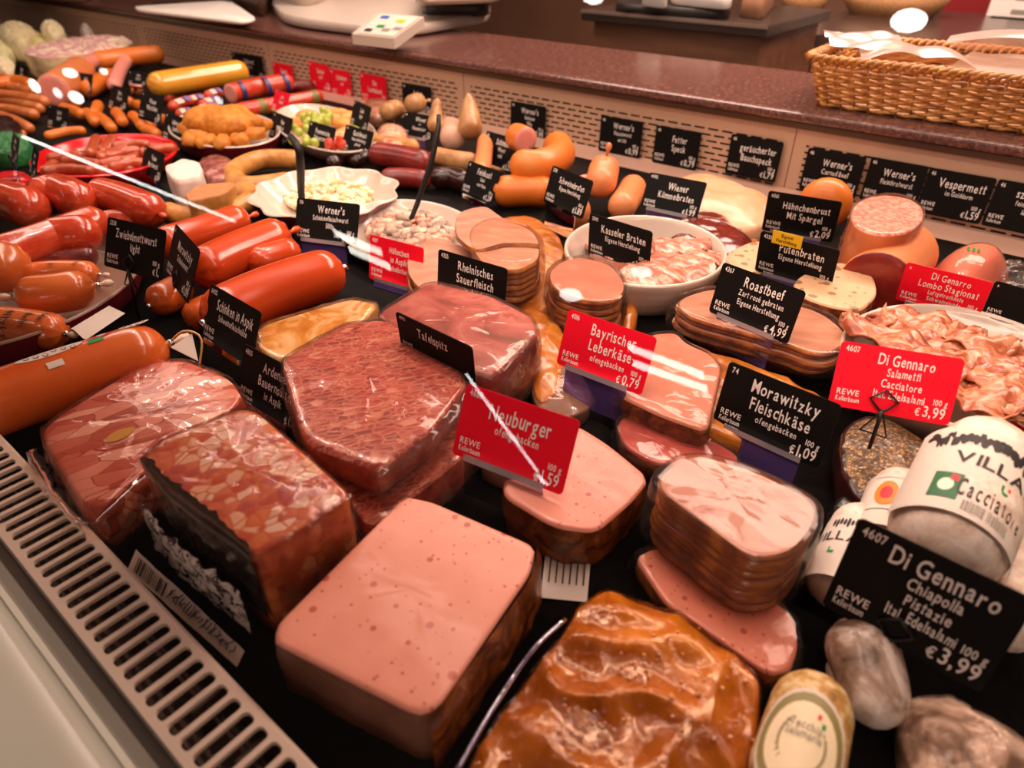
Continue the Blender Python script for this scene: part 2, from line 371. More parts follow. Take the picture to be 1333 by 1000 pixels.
def sausage_body(t, pts, r, mat, ends=(1, 1), clip=None, tail=0, flat=1.0, wr=.03, seed=1, prof=None, n=26, capm=None, endlen=1.0, cut=(0, 0)):
    m = 34; P = catmull(pts, m); L = sum((b-a).length for a, b in zip(P, P[1:])); fr = frames(P); loops = []
    el = min(.48, r*endlen*1.05/L); us = sorted(set([round(x, 5) for x in [i/(m-1) for i in range(m)]+[el*(1-math.cos(math.pi/2*k/7)) for k in range(8)]+[1-el*(1-math.cos(math.pi/2*k/7)) for k in range(8)]]))
    N = n
    for u in us:
        x = u*(m-1); i = min(int(x), m-2); fcn = x-i; q = P[i].lerp(P[i+1], fcn); a, b = fr[i if fcn < .5 else i+1]
        k = 1.0; wk = 0
        if u < el and ends[0]: e = 1-u/el; k = math.sqrt(max(0.006, 1-e**2.3)); wk = e
        if u > 1-el and ends[1]: e = (u-(1-el))/el; k = math.sqrt(max(0.006, 1-e**2.3)); wk = e
        if prof: k *= prof(u)
        lp = []
        for j in range(N):
            th = 2*math.pi*j/N; rr = r*k*(1 + wr*wk**2*1.4*math.sin(th*9+seed) + .007*nz(q+a*math.cos(th)*r+b*math.sin(th)*r, 25, seed))
            o = a*math.cos(th)*rr + b*math.sin(th)*rr; o.z *= flat; lp.append(q+o)
        loops.append(lp)
    g = Geo()
    if capm: 
        g.loft(loops, True, True); bd = g.build('casing', mat, t)
        for e, fl in ((0, cut[0]), (-1, cut[1])):
            if fl:
                g = Geo(); d = (P[0]-P[1]).normalized() if e == 0 else (P[-1]-P[-2]).normalized(); c = sum(loops[e], Vector())/N
                g.loft([[c+(q-c)*.02+d*.0015 for q in loops[e]], [c+(q-c)*.6+d*.0015 for q in loops[e]], [c+(q-c)*.96+d*.001 for q in loops[e]], [c+(q-c)*.975 for q in loops[e]]], True, False)
                g.build('cut_face', capm, t)
    else: g.loft(loops, True, True); g.build('casing', mat, t)
    for e in (0, 1):
        if clip and clip[e]:
            d = ((P[0]-P[1]) if e == 0 else (P[-1]-P[-2])).normalized(); q = P[0] if e == 0 else P[-1]
            if clip[e] in (1, 3):
                g = Geo(); g.tube([q-d*r*.03, q+d*r*.1, q+d*r*.22], [r*.15, r*.17, r*.15], 10); g.build('metal_clip', CLIPM, t)
            if clip[e] in (2, 3):
                g = Geo(); g.tube([q+d*r*.0, q+d*r*.3, q+d*r*.5, q+d*r*.75, q+d*r*.85], [r*.08, r*.1, r*.2, r*.17, r*.03], 10); g.build('casing_end', SA_END if mat.name in ('printed_orange_casing', 'burnt_orange_casing') else (capm or mat), t)
def on_tube(t, txt, s, ang, size, m, along=True, frac=1.012, squeeze=.8, name='printed_lettering', bounce=.04):
    """letters printed on the casing of a straight sausage: s = place along the axis (m), ang = angle from top towards viewer"""
    p0, p1 = Vector(t['p0_']), Vector(t['p1_']); r = t['r_']*frac; ax = (p1-p0).normalized()
    upv = (Vector((0, 0, 1)) - ax*ax.z).normalized(); sd = ax.cross(upv).normalized()*-1
    if sd.dot(CAM-p0) < 0: sd = -sd
    V, F, _ = text_geo(txt, size, None, bounce, squeeze)
    g = Geo(); vs = []
    for a, b in V:
        if along: u, v = a, -b
        else: u, v = b, a
        th = ang + v/r; vs.append(p0 + ax*(s+u) + (upv*math.cos(th)+sd*math.sin(th))*r)
    g.add(vs, F); return g.build(name, m, t, smooth=False)
def patch_tube(t, s0, s1, a0, a1, m, name, frac=1.006, fn=None, nu=18, nv=14):
    p0, p1 = Vector(t['p0_']), Vector(t['p1_']); r = t['r_']*frac; ax = (p1-p0).normalized()
    upv = (Vector((0, 0, 1)) - ax*ax.z).normalized(); sd = ax.cross(upv).normalized()*-1
    if sd.dot(CAM-p0) < 0: sd = -sd
    g = Geo(); def_ = lambda u, v: p0+ax*(s0+(s1-s0)*u)+(upv*math.cos(a0+(a1-a0)*v)+sd*math.sin(a0+(a1-a0)*v))*r
    if fn == 'ellipse':
        lp = [[def_(.5+.5*k*math.cos(x), .5+.5*k*math.sin(x)) for x in [2*math.pi*i/28 for i in range(28)]] for k in (.03, .5, 1)]
        g.loft(lp, True, False)
    else: g.loft([[def_(i/nu, j/nv) for j in range(nv+1)] for i in range(nu+1)], False, False, closed=False)
    return g.build(name, m, t)
def bowl(name, label, rim_px, zr, rx, ry, rot, depth, min_, mout, scallop=0, ns=9, wall=.006, foot=.55, rib=0):
    c = at(*rim_px, zr); n = 96
    def lp(f, z, extra=0):
        out = []
        for i in range(n):
            th = 2*math.pi*i/n; k = f*(1 + scallop*math.cos(ns*th)*f*f) 
            x, y = rx*k*math.cos(th), ry*k*math.sin(th); L = math.hypot(x, y) or 1; x += x/L*extra; y += y/L*extra
            out.append(Vector((c.x+x*math.cos(rot)-y*math.sin(rot), c.y+x*math.sin(rot)+y*math.cos(rot), z)))
        return out
    zb = zr-depth; t = thing(name, label, 'bowl', (c.x, c.y, zb))
    outer = [lp(foot*.2, zb), lp(foot*.9, zb), lp(foot, zb+.002)]
    for i in range(1, 10):
        u = i/10; f = foot+(1-foot)*u**.7; outer.append(lp(f, zb+depth*u, (rib*(1 if i % 2 else 0))))
    rimo = lp(1.0, zr, 0); 
    g = Geo(); g.loft(outer+[rimo], True, False); g.build('outside', mout, t)
    inner = [rimo, lp(1.0, zr+.003, -wall*.15), lp(1.0, zr+.0035, -wall*.6), lp(1.0, zr+.001, -wall)]
    for i in range(9, 0, -1):
        u = i/10; f = foot+(1-foot)*u**.7; inner.append(lp(f, zb+wall+(depth-wall)*u, -wall))
    inner.append(lp(foot*.9, zb+wall)); 
    g = Geo(); g.loft(inner, False, True); g.build('inside', min_, t)
    t['c_'] = tuple(c); return t
def chunk(g, c, rx, ry, rz, seed, n=8, m=5, mi=0, rotz=0, rough=.25):
    loops = []
    for i in range(1, m):
        ph = math.pi*i/m; L = []
        for j in range(n):
            th = 2*math.pi*j/n; d = Vector((math.sin(ph)*math.cos(th), math.sin(ph)*math.sin(th), math.cos(ph))); k = 1+rough*nz(d, 2.2, seed)
            x, y, z = d.x*rx*k, d.y*ry*k, d.z*rz*k; L.append(Vector((c[0]+x*math.cos(rotz)-y*math.sin(rotz), c[1]+x*math.sin(rotz)+y*math.cos(rotz), c[2]+z)))
        loops.append(L)
    g.loft(loops, True, True, mi)
def slice_thing(name, label, cat, poly, z, th, face, rim, group, sag=.0, seed=1, wav=.0015):
    c = sum(poly, Vector())/len(poly); n = len(poly); g = Geo()
    def L(f, zz): return [Vector((c.x+(p.x-c.x)*f, c.y+(p.y-c.y)*f, zz + nz((p-c)*f, 22, seed)*wav*3*f - sag*f*f)) for p in poly]
    tp = [L(f, z+th) for f in (.03, .35, .65, .88, .965)]
    t = thing(name, label, cat, (c.x, c.y, z), group)
    g.loft(tp, True, False); g.build('slice_face', face, t)
    g = Geo(); g.loft([tp[-1], L(1.0, z+th*.55), L(1.0, z+th*.3), L(.96, z), L(.3, z)], False, True); g.build('slice_rim', rim, t)
    return t
def circle_px(cx, cy, rx, ry, z, rot=0, n=48, squash=None):
    """ellipse on the picture laid onto height z"""
    out = []
    for i in range(n):
        a = 2*math.pi*i/n; x, y = rx*math.cos(a), ry*math.sin(a)
        p = at(cx+x*math.cos(rot)-y*math.sin(rot), cy+x*math.sin(rot)+y*math.cos(rot), z); out.append(Vector((p.x, p.y, 0)))
    return out

# ================================================================== THE COUNTER
PANELY = 1.63
def structure(o): o['kind'] = 'structure'; return o
case = thing('display_counter', 'long refrigerated meat counter with steel air grille, black deck and slotted back panel', 'display counter', (-1.4, 0.8, D))
X0, X1 = -6.0, 0.75
g = Geo(); g.box((X0, 0.105, D-.02), (X1, PANELY, D-.0012)); g.build('deck', noisy('black_deck', [(.3, '#0a0909'), (.7, '#151211')], 60, .55, .1, spec=.08), case)
# front air grille : one plate with rounded slots
def grille():
    g = Geo(); p = 0.0177; y0, y1 = .041, .099; s0, s1 = .0475, .0935; hw = .0061; off = -.466
    k0, k1 = int((-2.2-off)/p), int((.5-off)/p)
    def out(x):
        hy = (s1-s0)/2; rr = .0042; cy = (s0+s1)/2; pts = []
        for cx, cyy, a0 in ((hw-rr, hy-rr, 0), (-(hw-rr), hy-rr, 90), (-(hw-rr), -(hy-rr), 180), (hw-rr, -(hy-rr), 270)):
            for i in range(6):
                a = R(a0+i*18); q = Vector((x+cx+rr*math.cos(a), cy+cyy+rr*math.sin(a), 0)); sx, sy = math.copysign(1, cx), math.copysign(1, cyy)
                u = i/5; ox = p/2*sx; oy = (y1 if sy > 0 else y0)
                first = (a0 % 180 == 0)
                if .3 < u < .7: e = Vector((ox, oy, 0))
                elif u < .5: e = Vector((ox if first else q.x-x, q.y if first else oy, 0))
                else: e = Vector((q.x-x if first else ox, oy if first else q.y, 0))
                pts.append((q, Vector((x+e.x, e.y, 0))))
        return pts
    for k in range(k0, k1):
        P = out(off+k*p+p*.5); dz = Vector((0, 0, -.004)); dn = Vector((0, 0, -.0012))
        inn = [a for a, b in P]; outr = [b for a, b in P]
        mid = [q + (q-Vector((off+k*p+p*.5, (s0+s1)/2, 0))).normalized()*.0007 for q in inn]
        g.loft([outr, mid, [q+dn*.8 for q in inn], [q+dz for q in inn]], False, False)
    g.loft([[Vector((X0, y1, -.0)), Vector((X0, y1+.003, -.003)), Vector((X0, y1+.003, -.03))], [Vector((X1, y1, 0)), Vector((X1, y1+.003, -.003)), Vector((X1, y1+.003, -.03))]], False, False, closed=False)
    xl = off+k0*p; g.add([(X0, y0, 0), (xl, y0, 0), (xl, y1, 0), (X0, y1, 0)], [(0, 1, 2, 3)])
    g.build('air_grille', STEEL, case, sharp=40)
grille()
g = Geo(); g.box((X0, .03, -.09), (X1, .108, -.085)); g.box((X0, .100, -.085), (X1, .106, D)); g.box((X0, .038, -.085), (X1, .042, -.004))
for y, z in ((.052, -.03), (.060, -.036), (.078, -.03), (.083, -.034)): g.box((X0, y, z), (X1, y+.003, z+.002))
for i in range(40): g.box((-2+i*.06, .068, -.05), (-2+i*.06+.0018, .1, -.012))
g.build('air_duct', plain('dark_duct_metal', '#6b5a50', .5, .5), case, smooth=False)
prof = [(.041, 0), (.0395, -.001), (.0385, -.013), (.031, -.014), (.0295, -.003), (.0285, -.0015), (.0145, -.0015), (.0135, -.005), (.0045, -.0055), (.0035, -.0022), (.0005, -.001), (-.012, -.0025), (-.10, -.03), (-.14, -.3), (-.14, -.95)]
g = Geo(); g.loft([[Vector((x, y, z)) for y, z in prof] for x in (X0, X1)], False, False, closed=False)
g.build('front_sill', noisy('pale_grey_enamel', [(.3, '#857f74'), (.7, '#8f897e')], 3, .35, .02), case, sharp=35)
def panel_mat():
    t = NT('slotted_panel_paint'); co = t.n('ShaderNodeTexCoord').outputs['Object']; s = t.n('ShaderNodeSeparateXYZ', {0: co})
    px, pz = .0364, .0140
    z = t.math('DIVIDE', s.outputs[2], pz); row = t.math('FLOOR', z); fz = t.math('FRACT', z)
    x = t.math('ADD', t.math('DIVIDE', s.outputs[0], px), t.math('MULTIPLY', t.math('MODULO', t.math('ABSOLUTE', row), 2.0), .5)); fx = t.math('FRACT', x)
    ins = t.math('MULTIPLY', t.math('LESS_THAN', fx, .76), t.math('LESS_THAN', fz, .34))
    ins = t.math('MULTIPLY', ins, t.math('MULTIPLY', t.math('LESS_THAN', s.outputs[2], .166), t.math('GREATER_THAN', s.outputs[2], .012)))
    sx = t.math('ABSOLUTE', t.math('SUBTRACT', t.math('FRACT', t.math('ADD', t.math('DIVIDE', t.math('SUBTRACT', s.outputs[0], 0.885), 1.02), .5)), .5))
    ins = t.math('MULTIPLY', ins, t.math('GREATER_THAN', sx, .027))
    seam = t.math('LESS_THAN', sx, .0012)
    c = t.mix(seam, '#cfa78c', '#6f4c3a')
    p = t.n('ShaderNodeBsdfPrincipled', {'Base Color': c, 'Roughness': .45}); tr = t.n('ShaderNodeBsdfTransparent')
    m = t.n('ShaderNodeMixShader', {0: ins, 1: p.outputs[0], 2: tr.outputs[0]}); t.t.links.new(m.outputs[0], t.out.inputs[0]); return t.m
g = Geo(); g.box((X0, PANELY, -.085), (X1, PANELY+.002, .1075)); 
case2 = dict(base_=(-1.4, PANELY, -.085))
o = g.build('slotted_back_panel', panel_mat(), case, smooth=False)
for v in o.data.vertices: v.co += Vector(case['base_']) - Vector((-1.4, PANELY, -.085))
o.location = Vector((-1.4, PANELY, -.085)) - Vector(case['base_'])
g = Geo(); g.box((X0, PANELY+.010, -.1), (X1, PANELY+.014, .088)); g.build('duct_backing', plain('dark_backing', '#2a201b', .7), case, smooth=False)
g = Geo(); g.add([(X0, PANELY-.07, D-.001), (X1, PANELY-.07, D-.001), (X1, PANELY-.002, D+.012), (X0, PANELY-.002, D+.012), (X0, PANELY-.002, D-.001), (X1, PANELY-.002, D-.001)], [(0, 1, 2, 3), (3, 2, 5, 4)]); g.build('rear_ledge', plain('rear_ledge_paint', '#c9a08c', .3, coat=.3), case, smooth=False)
# front glass (two panes meeting in a thin seam)
ct, st = math.cos(GA), math.sin(GA)
gl = NT('counter_glass'); fr = gl.n('ShaderNodeFresnel', {'IOR': 1.42}).outputs[0]
gm = gl.n('ShaderNodeMixShader', {0: fr, 1: gl.n('ShaderNodeBsdfTransparent', {0: (.985, .98, .975, 1)}).outputs[0], 2: gl.n('ShaderNodeBsdfGlossy', {0: (1, 1, 1, 1), 'Roughness': 0.0}).outputs[0]})
gl.t.links.new(gm.outputs[0], gl.out.inputs[0]); GLASS = gl.m
seamL = 0.585
g = Geo()
def gp(x, l, o=0): return Vector((x, .02+ct*l, st*l)) + GN*o
g.add([gp(X0, 0), gp(X1, 0), gp(X1, seamL), gp(X0, seamL)], [(0, 1, 2, 3)]); fg = g.build('lower_glass_pane', GLASS, case, smooth=False)
g = Geo(); g.add([gp(X0, seamL+.0015), gp(X1, seamL+.0015), gp(X1, .80), gp(X0, .80)], [(0, 1, 2, 3)]); g.build('upper_glass_pane', GLASS, case, smooth=False)

# staff worktop behind
granite = NT('speckled_red_brown_granite'); co = granite.coord(); n1 = granite.noise(co, 95, 5, .75); n2 = granite.noise(co, 420, 2)
c = granite.ramp(n1.outputs[0], [(.32, '#22120f'), (.46, '#563029'), (.58, '#7c4c42'), (.72, '#b48a80')])
c = granite.mix(.35, c, granite.ramp(n2.outputs[0], [(.4, '#1b0f0d'), (.65, '#8a6a60')]))
granite.pbsdf(c, .22, 0, granite.bump(n1.outputs[0], .06), .5); GRAN = MATS['speckled_red_brown_granite']
wt = thing('staff_worktop', 'long speckled red-brown stone worktop along the back of the meat counter', 'worktop', (-1.4, 1.85, .09))
yb = 2.075; prof = [(1.66, .122), (1.616, .122), (1.610, .124), (1.608, .132), (1.611, .140), (1.619, .1438), (1.63, .1444), (yb, .1444), (yb, .122)]
for a, b in ((X0, -.4655), (-.4645, X1)):
    g = Geo(); g.loft([[Vector((x, y, z)) for y, z in prof] for x in (a, b)], True, True, closed=True); g.build('worktop_slab', GRAN, wt, sharp=40)
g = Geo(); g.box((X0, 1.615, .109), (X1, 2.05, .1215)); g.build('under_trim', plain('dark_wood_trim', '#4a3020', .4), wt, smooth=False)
g = Geo(); g.box((X0, 1.66, -.95), (X1, 2.05, .1085)); g.build('worktop_base', plain('dark_base_panel', '#3a251c', .5), wt, smooth=False)
# building shell
wood = noisy('brown_wood_front', [(.3, '#6b4632'), (.5, '#7d5540'), (.7, '#875f49')], 3, .35, .03, stretch=(1, 6, 8))
flo = noisy('brown_tile', [(.3, '#3f2a20'), (.7, '#55392c')], 2, .35, .05)
g = Geo(); g.box((-9, -3, -1.0), (3, 6.0, -.95)); structure(g.build('floor', flo, smooth=False))
wall = noisy('warm_brown_wall', [(.3, '#6d4b38'), (.7, '#7c5741')], 2, .6, .02)
g = Geo(); g.box((-9, 5.2, -.95), (3, 5.3, 3.0)); structure(g.build('wall_back', wall, smooth=False))
g = Geo(); g.box((-9.1, -3, -.95), (-9, 5.3, 3.0)); structure(g.build('wall_left', wall, smooth=False))
g = Geo(); g.box((-9, -3, 3.0), (3, 5.3, 3.1)); structure(g.build('ceiling', plain('pale_ceiling', '#8a7668', .8), smooth=False))
g = Geo(); g.box((-9, -3.1, -.95), (3, -3, 3.0)); structure(g.build('wall_front', plain('dim_shop_wall', '#4a3c33', .8), smooth=False))
g = Geo(); g.box((3, -3, -.95), (3.1, 5.3, 3.0)); structure(g.build('wall_right', plain('dim_side_wall', '#4a3c33', .8), smooth=False))
# rear work island with wooden front
isl = thing('rear_work_island', 'brown wooden work island with dark worktop behind the staff aisle', 'work island', (-1.2, 2.9, -.95))
zt = .185; a = aty(757, 12, 2.6); b = aty(1000, 34, 2.6)
g = Geo(); g.box((a.x, 2.6, zt-.04), (b.x, 3.25, zt)); g.build('dark_worktop', plain('dark_worktop', '#3b302b', .25, spec=.6), isl, smooth=False, bevel=.004)
g = Geo(); g.box((a.x+.04, 2.64, -.95), (b.x-.03, 3.22, zt-.04)); g.build('wooden_front', wood, isl, smooth=False)
g = Geo(); g.box((a.x, 2.596, zt-.012), (b.x, 2.6, zt)); g.build('edge_strip', plain('bright_edge', '#a58f80', .3, .5), isl, smooth=False)
cab = thing('rear_side_counter', 'dark counter with brown front running along the back wall at the right', 'counter', (0, 3.9, -.95))
q0 = aty(1010, 40, 3.3)
g = Geo(); g.box((q0.x, 3.3, q0.z-.05), (2.2, 4.6, q0.z)); g.build('dark_worktop', plain('dark_brown_worktop', '#4d3c36', .25, spec=.6), cab, smooth=False)
g = Geo(); g.box((q0.x+.05, 3.35, -.95), (2.2, 4.5, q0.z-.05)); g.build('brown_front', wood, cab, smooth=False)
ZC = q0.z

# ------------------------------------------------------------------ things on the rear counters
def tray(name, label, cat, px, z, h, m, mi=None, flare=.1, rotb=None):
    poly = pxpoly(px, z, 1, .12, 40); c = sum(poly, Vector())/len(poly); t = thing(name, label, cat, (c.x, c.y, z))
    def L(f, zz): return [Vector((c.x+(p.x-c.x)*f, c.y+(p.y-c.y)*f, zz)) for p in poly]
    g = Geo(); g.loft([L(.95, z), L(1, z+h), L(1.03, z+h), L(1.02, z+h+.004), L(.97, z+h), L(.9, z+.01)], True, True); g.build('tray_body', m, t)
    return t
WHITEP = plain('white_plastic', '#efe7dd', .4); DARKP = plain('dark_grey_plastic', '#2b2624', .4)
def prism(name, px, z, h, m, par, it=1, k=.1, top=None):
    poly = pxpoly(px, z, it, k, 48); c = sum(poly, Vector())/len(poly); g = Geo()
    def L(f, zz): return [Vector((c.x+(p.x-c.x)*f, c.y+(p.y-c.y)*f, zz)) for p in poly]
    g.loft([L(.98, z), L(1, z+.003), L(1, z+h-.003), L(.985, z+h)], True, True); return g.build(name, m, par)
def simple(name, label, cat, loc, group=None): return thing(name, label, cat, loc, group)
t = thing('slicing_machine', 'white slicing machine with dark base on the rear work island', 'slicing machine', (-1.15, 2.95, zt))
prism('machine_base', [(800, 16), (950, 26), (946, 2), (810, -6)], zt+.001, .03, DARKP, t); 
prism('white_housing', [(835, 8), (868, 12), (866, -8), (838, -10)], zt+.03, .10, WHITEP, t)
prism('white_table', [(872, 6), (952, 14), (950, -10), (875, -14)], zt+.035, .05, WHITEP, t)
t = thing('wooden_box', 'open brown cardboard box at the right end of the work island', 'box', tuple(at(965, 8, zt)))
prism('box_body', [(962, 22), (992, 26), (1008, 8), (968, 2)], zt+.001, .07, noisy('brown_board', [(.3, '#8a6045'), (.7, '#9d7152')], 4, .7), t)
for i, (x0, x1, y, lab) in enumerate([(1012, 1075, 16, 'shallow wicker bowl of white bags on the back counter, left of two'), (1092, 1225, 20, 'wide wicker bowl with wrapped bread on the back counter, right of two')]):
    c = at((x0+x1)/2, y, ZC); rx = (at(x1, y, ZC)-at(x0, y, ZC)).length/2
    t = thing('wicker_bowl', lab, 'basket', tuple(c)); g = Geo()
    g.loft([[c+Vector((math.cos(a)*rx*f, math.sin(a)*rx*f*.7, z)) for a in [2*math.pi*k/40 for k in range(40)]] for f, z in ((.2, 0), (.75, 0), (.9, .05), (1, .1), (.97, .1), (.85, .05), (.3, .02))], True, True)
    g.build('wicker_body', noisy('pale_wicker', [(.3, '#9a6a42'), (.7, '#c99a68')], 60, .6, .6, stretch=(1, 1, 4)), t)
    g = Geo(); 
    for k in range(5): chunk(g, (c.x+rx*.55*math.cos(k*1.3), c.y+rx*.35*math.sin(k*1.3), c.z+.10), rx*.4, rx*.3, .06, k)
    tag(g.build('paper_bag', PAPER), 'white paper bags lying in the %s wicker bowl' % ('left' if i == 0 else 'right'), 'paper bags', kind='stuff')
g = Geo(); p = aty(1225, 14, 4.62); q = aty(1275, 22, 4.62)
redp = thing('red_wall_panel', 'deep red panel on the wall above the back counter', 'wall panel', (p.x, 5.18, .0))
a = aty(1222, 30, 5.18); b = aty(1420, 20, 5.18); g = Geo(); g.box((a.x, 5.17, a.z), (b.x, 5.2, a.z+1.2)); g.build('red_board', plain('deep_red_paint', '#9c1b1e', .5), redp, smooth=False)
g = Geo(); g.box((a.x, 5.15, a.z-.09), (b.x, 5.19, a.z)); g.build('pale_rail', plain('pale_rail', '#b8aa9c', .5), redp, smooth=False)
a = aty(1283, 22, 4.5); b = aty(1400, 22, 4.5)
t = thing('leaflet_rack', 'white leaflet holder with printed sheets in front of the red wall panel', 'leaflet holder', (a.x+.2, 4.5, ZC))
g = Geo(); g.box((a.x, 4.5, a.z-.05), (b.x, 4.52, a.z+.4)); g.v = [(x, y, max(z, ZC+.001)) for x, y, z in g.v]; g.build('white_board', WHITEP, t, smooth=False)
g = Geo(); g.box((a.x+.03, 4.40, a.z-.16), (b.x, 4.49, a.z-.06)); g.v = [(x, y, max(z, ZC+.001)) for x, y, z in g.v]; g.build('grey_pocket', plain('lilac_grey', '#8f8592', .5), t, smooth=False)
g = Geo(); g.box((a.x+.05, 4.42, ZC), (b.x-.05, 4.5, a.z-.05)); g.v = [(x, y, max(z, ZC+.001)) for x, y, z in g.v]; g.build('stand', WHITEP, t, smooth=False)
for k in range(5):
    g = Geo(); g.box((a.x+.1, 4.497, a.z+.02+k*.06), (a.x+.1+rnd.uniform(.1, .3), 4.4985, a.z+.04+k*.06)); g.build('printed_line', GREY, t, smooth=False)

# scales on the staff worktop
t = thing('counter_scale', 'pale grey counter scale with keypad and weighing plate on the stone worktop', 'scale', tuple(at(500, 20, .145)))
SCB = plain('pale_grey_plastic', '#cbbcae', .35)
prism('scale_body', [(352, 10), (372, 34), (515, 52), (650, 27), (600, -10), (420, -20)], .150, .035, SCB, t, 2, .15)
for px in ((395, 28), (600, 30), (520, 44)):
    c = at(px[0], px[1], .145); g = Geo(); g.loft([[c+Vector((.015*math.cos(a), .015*math.sin(a), z)) for a in [k*math.pi/6 for k in range(12)]] for z in (0, .008)]); g.build('rubber_foot', DARKP, t)
g = Geo(); A, B, Cc, Dd = at(458, 44, .187), at(513, 50, .187), at(552, 22, .235), at(490, 16, .235)
g.loft([[A, B, Cc, Dd], [p-Vector((0, 0, .03)) for p in (A, B, Cc, Dd)]], True, True); g.build('keypad_slope', SCB, t, smooth=False)
def quad_on(A, B, C_, D_, u0, u1, v0, v1, up=.002):
    f = lambda u, v: A.lerp(B, u).lerp(D_.lerp(C_, u), v) + Vector((0, 0, up)); return [f(u0, v0), f(u1, v0), f(u1, v1), f(u0, v1)]
g = Geo(); g.add(quad_on(A, B, Cc, Dd, .12, .95, .05, .95), [(0, 1, 2, 3)]); g.build('keypad_sheet', PAPER, t, smooth=False)
for nm, mm, u, v in (('blue_key', plain('blue_ink', '#2a5fb0', .5), .22, .72), ('yellow_key', SIGNY, .62, .62), ('green_key', GREENINK, .36, .32), ('grey_key', GREY, .55, .2), ('dark_key', DARKINK, .2, .12), ('grey_key', GREY, .75, .3)):
    g = Geo(); g.add(quad_on(A, B, Cc, Dd, u, u+.17, v, v+.13, .0035), [(0, 1, 2, 3)]); g.build(nm, mm, t, smooth=False)
prism('plate_support', [(548, 22), (640, 22), (620, 0), (560, -2)], .18, .05, DARKP, t)
prism('weighing_plate', [(540, 8), (652, 4), (640, -18), (550, -18)], .24, .022, plain('brown_grey_plate', '#a89384', .3, .4), t)
prism('printer_housing', [(350, -4), (400, 12), (440, -8), (400, -30)], .185, .16, SCB, t, 2, .2)
t = thing('cutting_board', 'white cutting board on a dark stand far along the stone worktop', 'cutting board', tuple(at(250, 15, .16)))
prism('white_board', [(176, 12), (180, 16), (318, 33), (335, 28), (300, 4)], .17, .012, WHITEP, t)
prism('dark_stand', [(190, 20), (310, 36), (330, 30), (300, 8), (200, 10)], .146, .024, DARKP, t)
t = thing('dark_machine', 'dark machine with a brown side at the top edge beside the white board', 'machine', tuple(at(325, 5, .15)))
prism('machine_body', [(306, 12), (345, 24), (360, 0), (320, -10)], .1455, .12, plain('dark_brown_plastic', '#4a3022', .4), t)
t = thing('tray_stack', 'pale trays stacked on the worktop far away at the top left', 'trays', tuple(at(60, -10, .15)))
prism('tray', [(0, -6), (110, 4), (130, -8), (20, -18)], .1455, .05, plain('dull_brown', '#6b5140', .5), t)

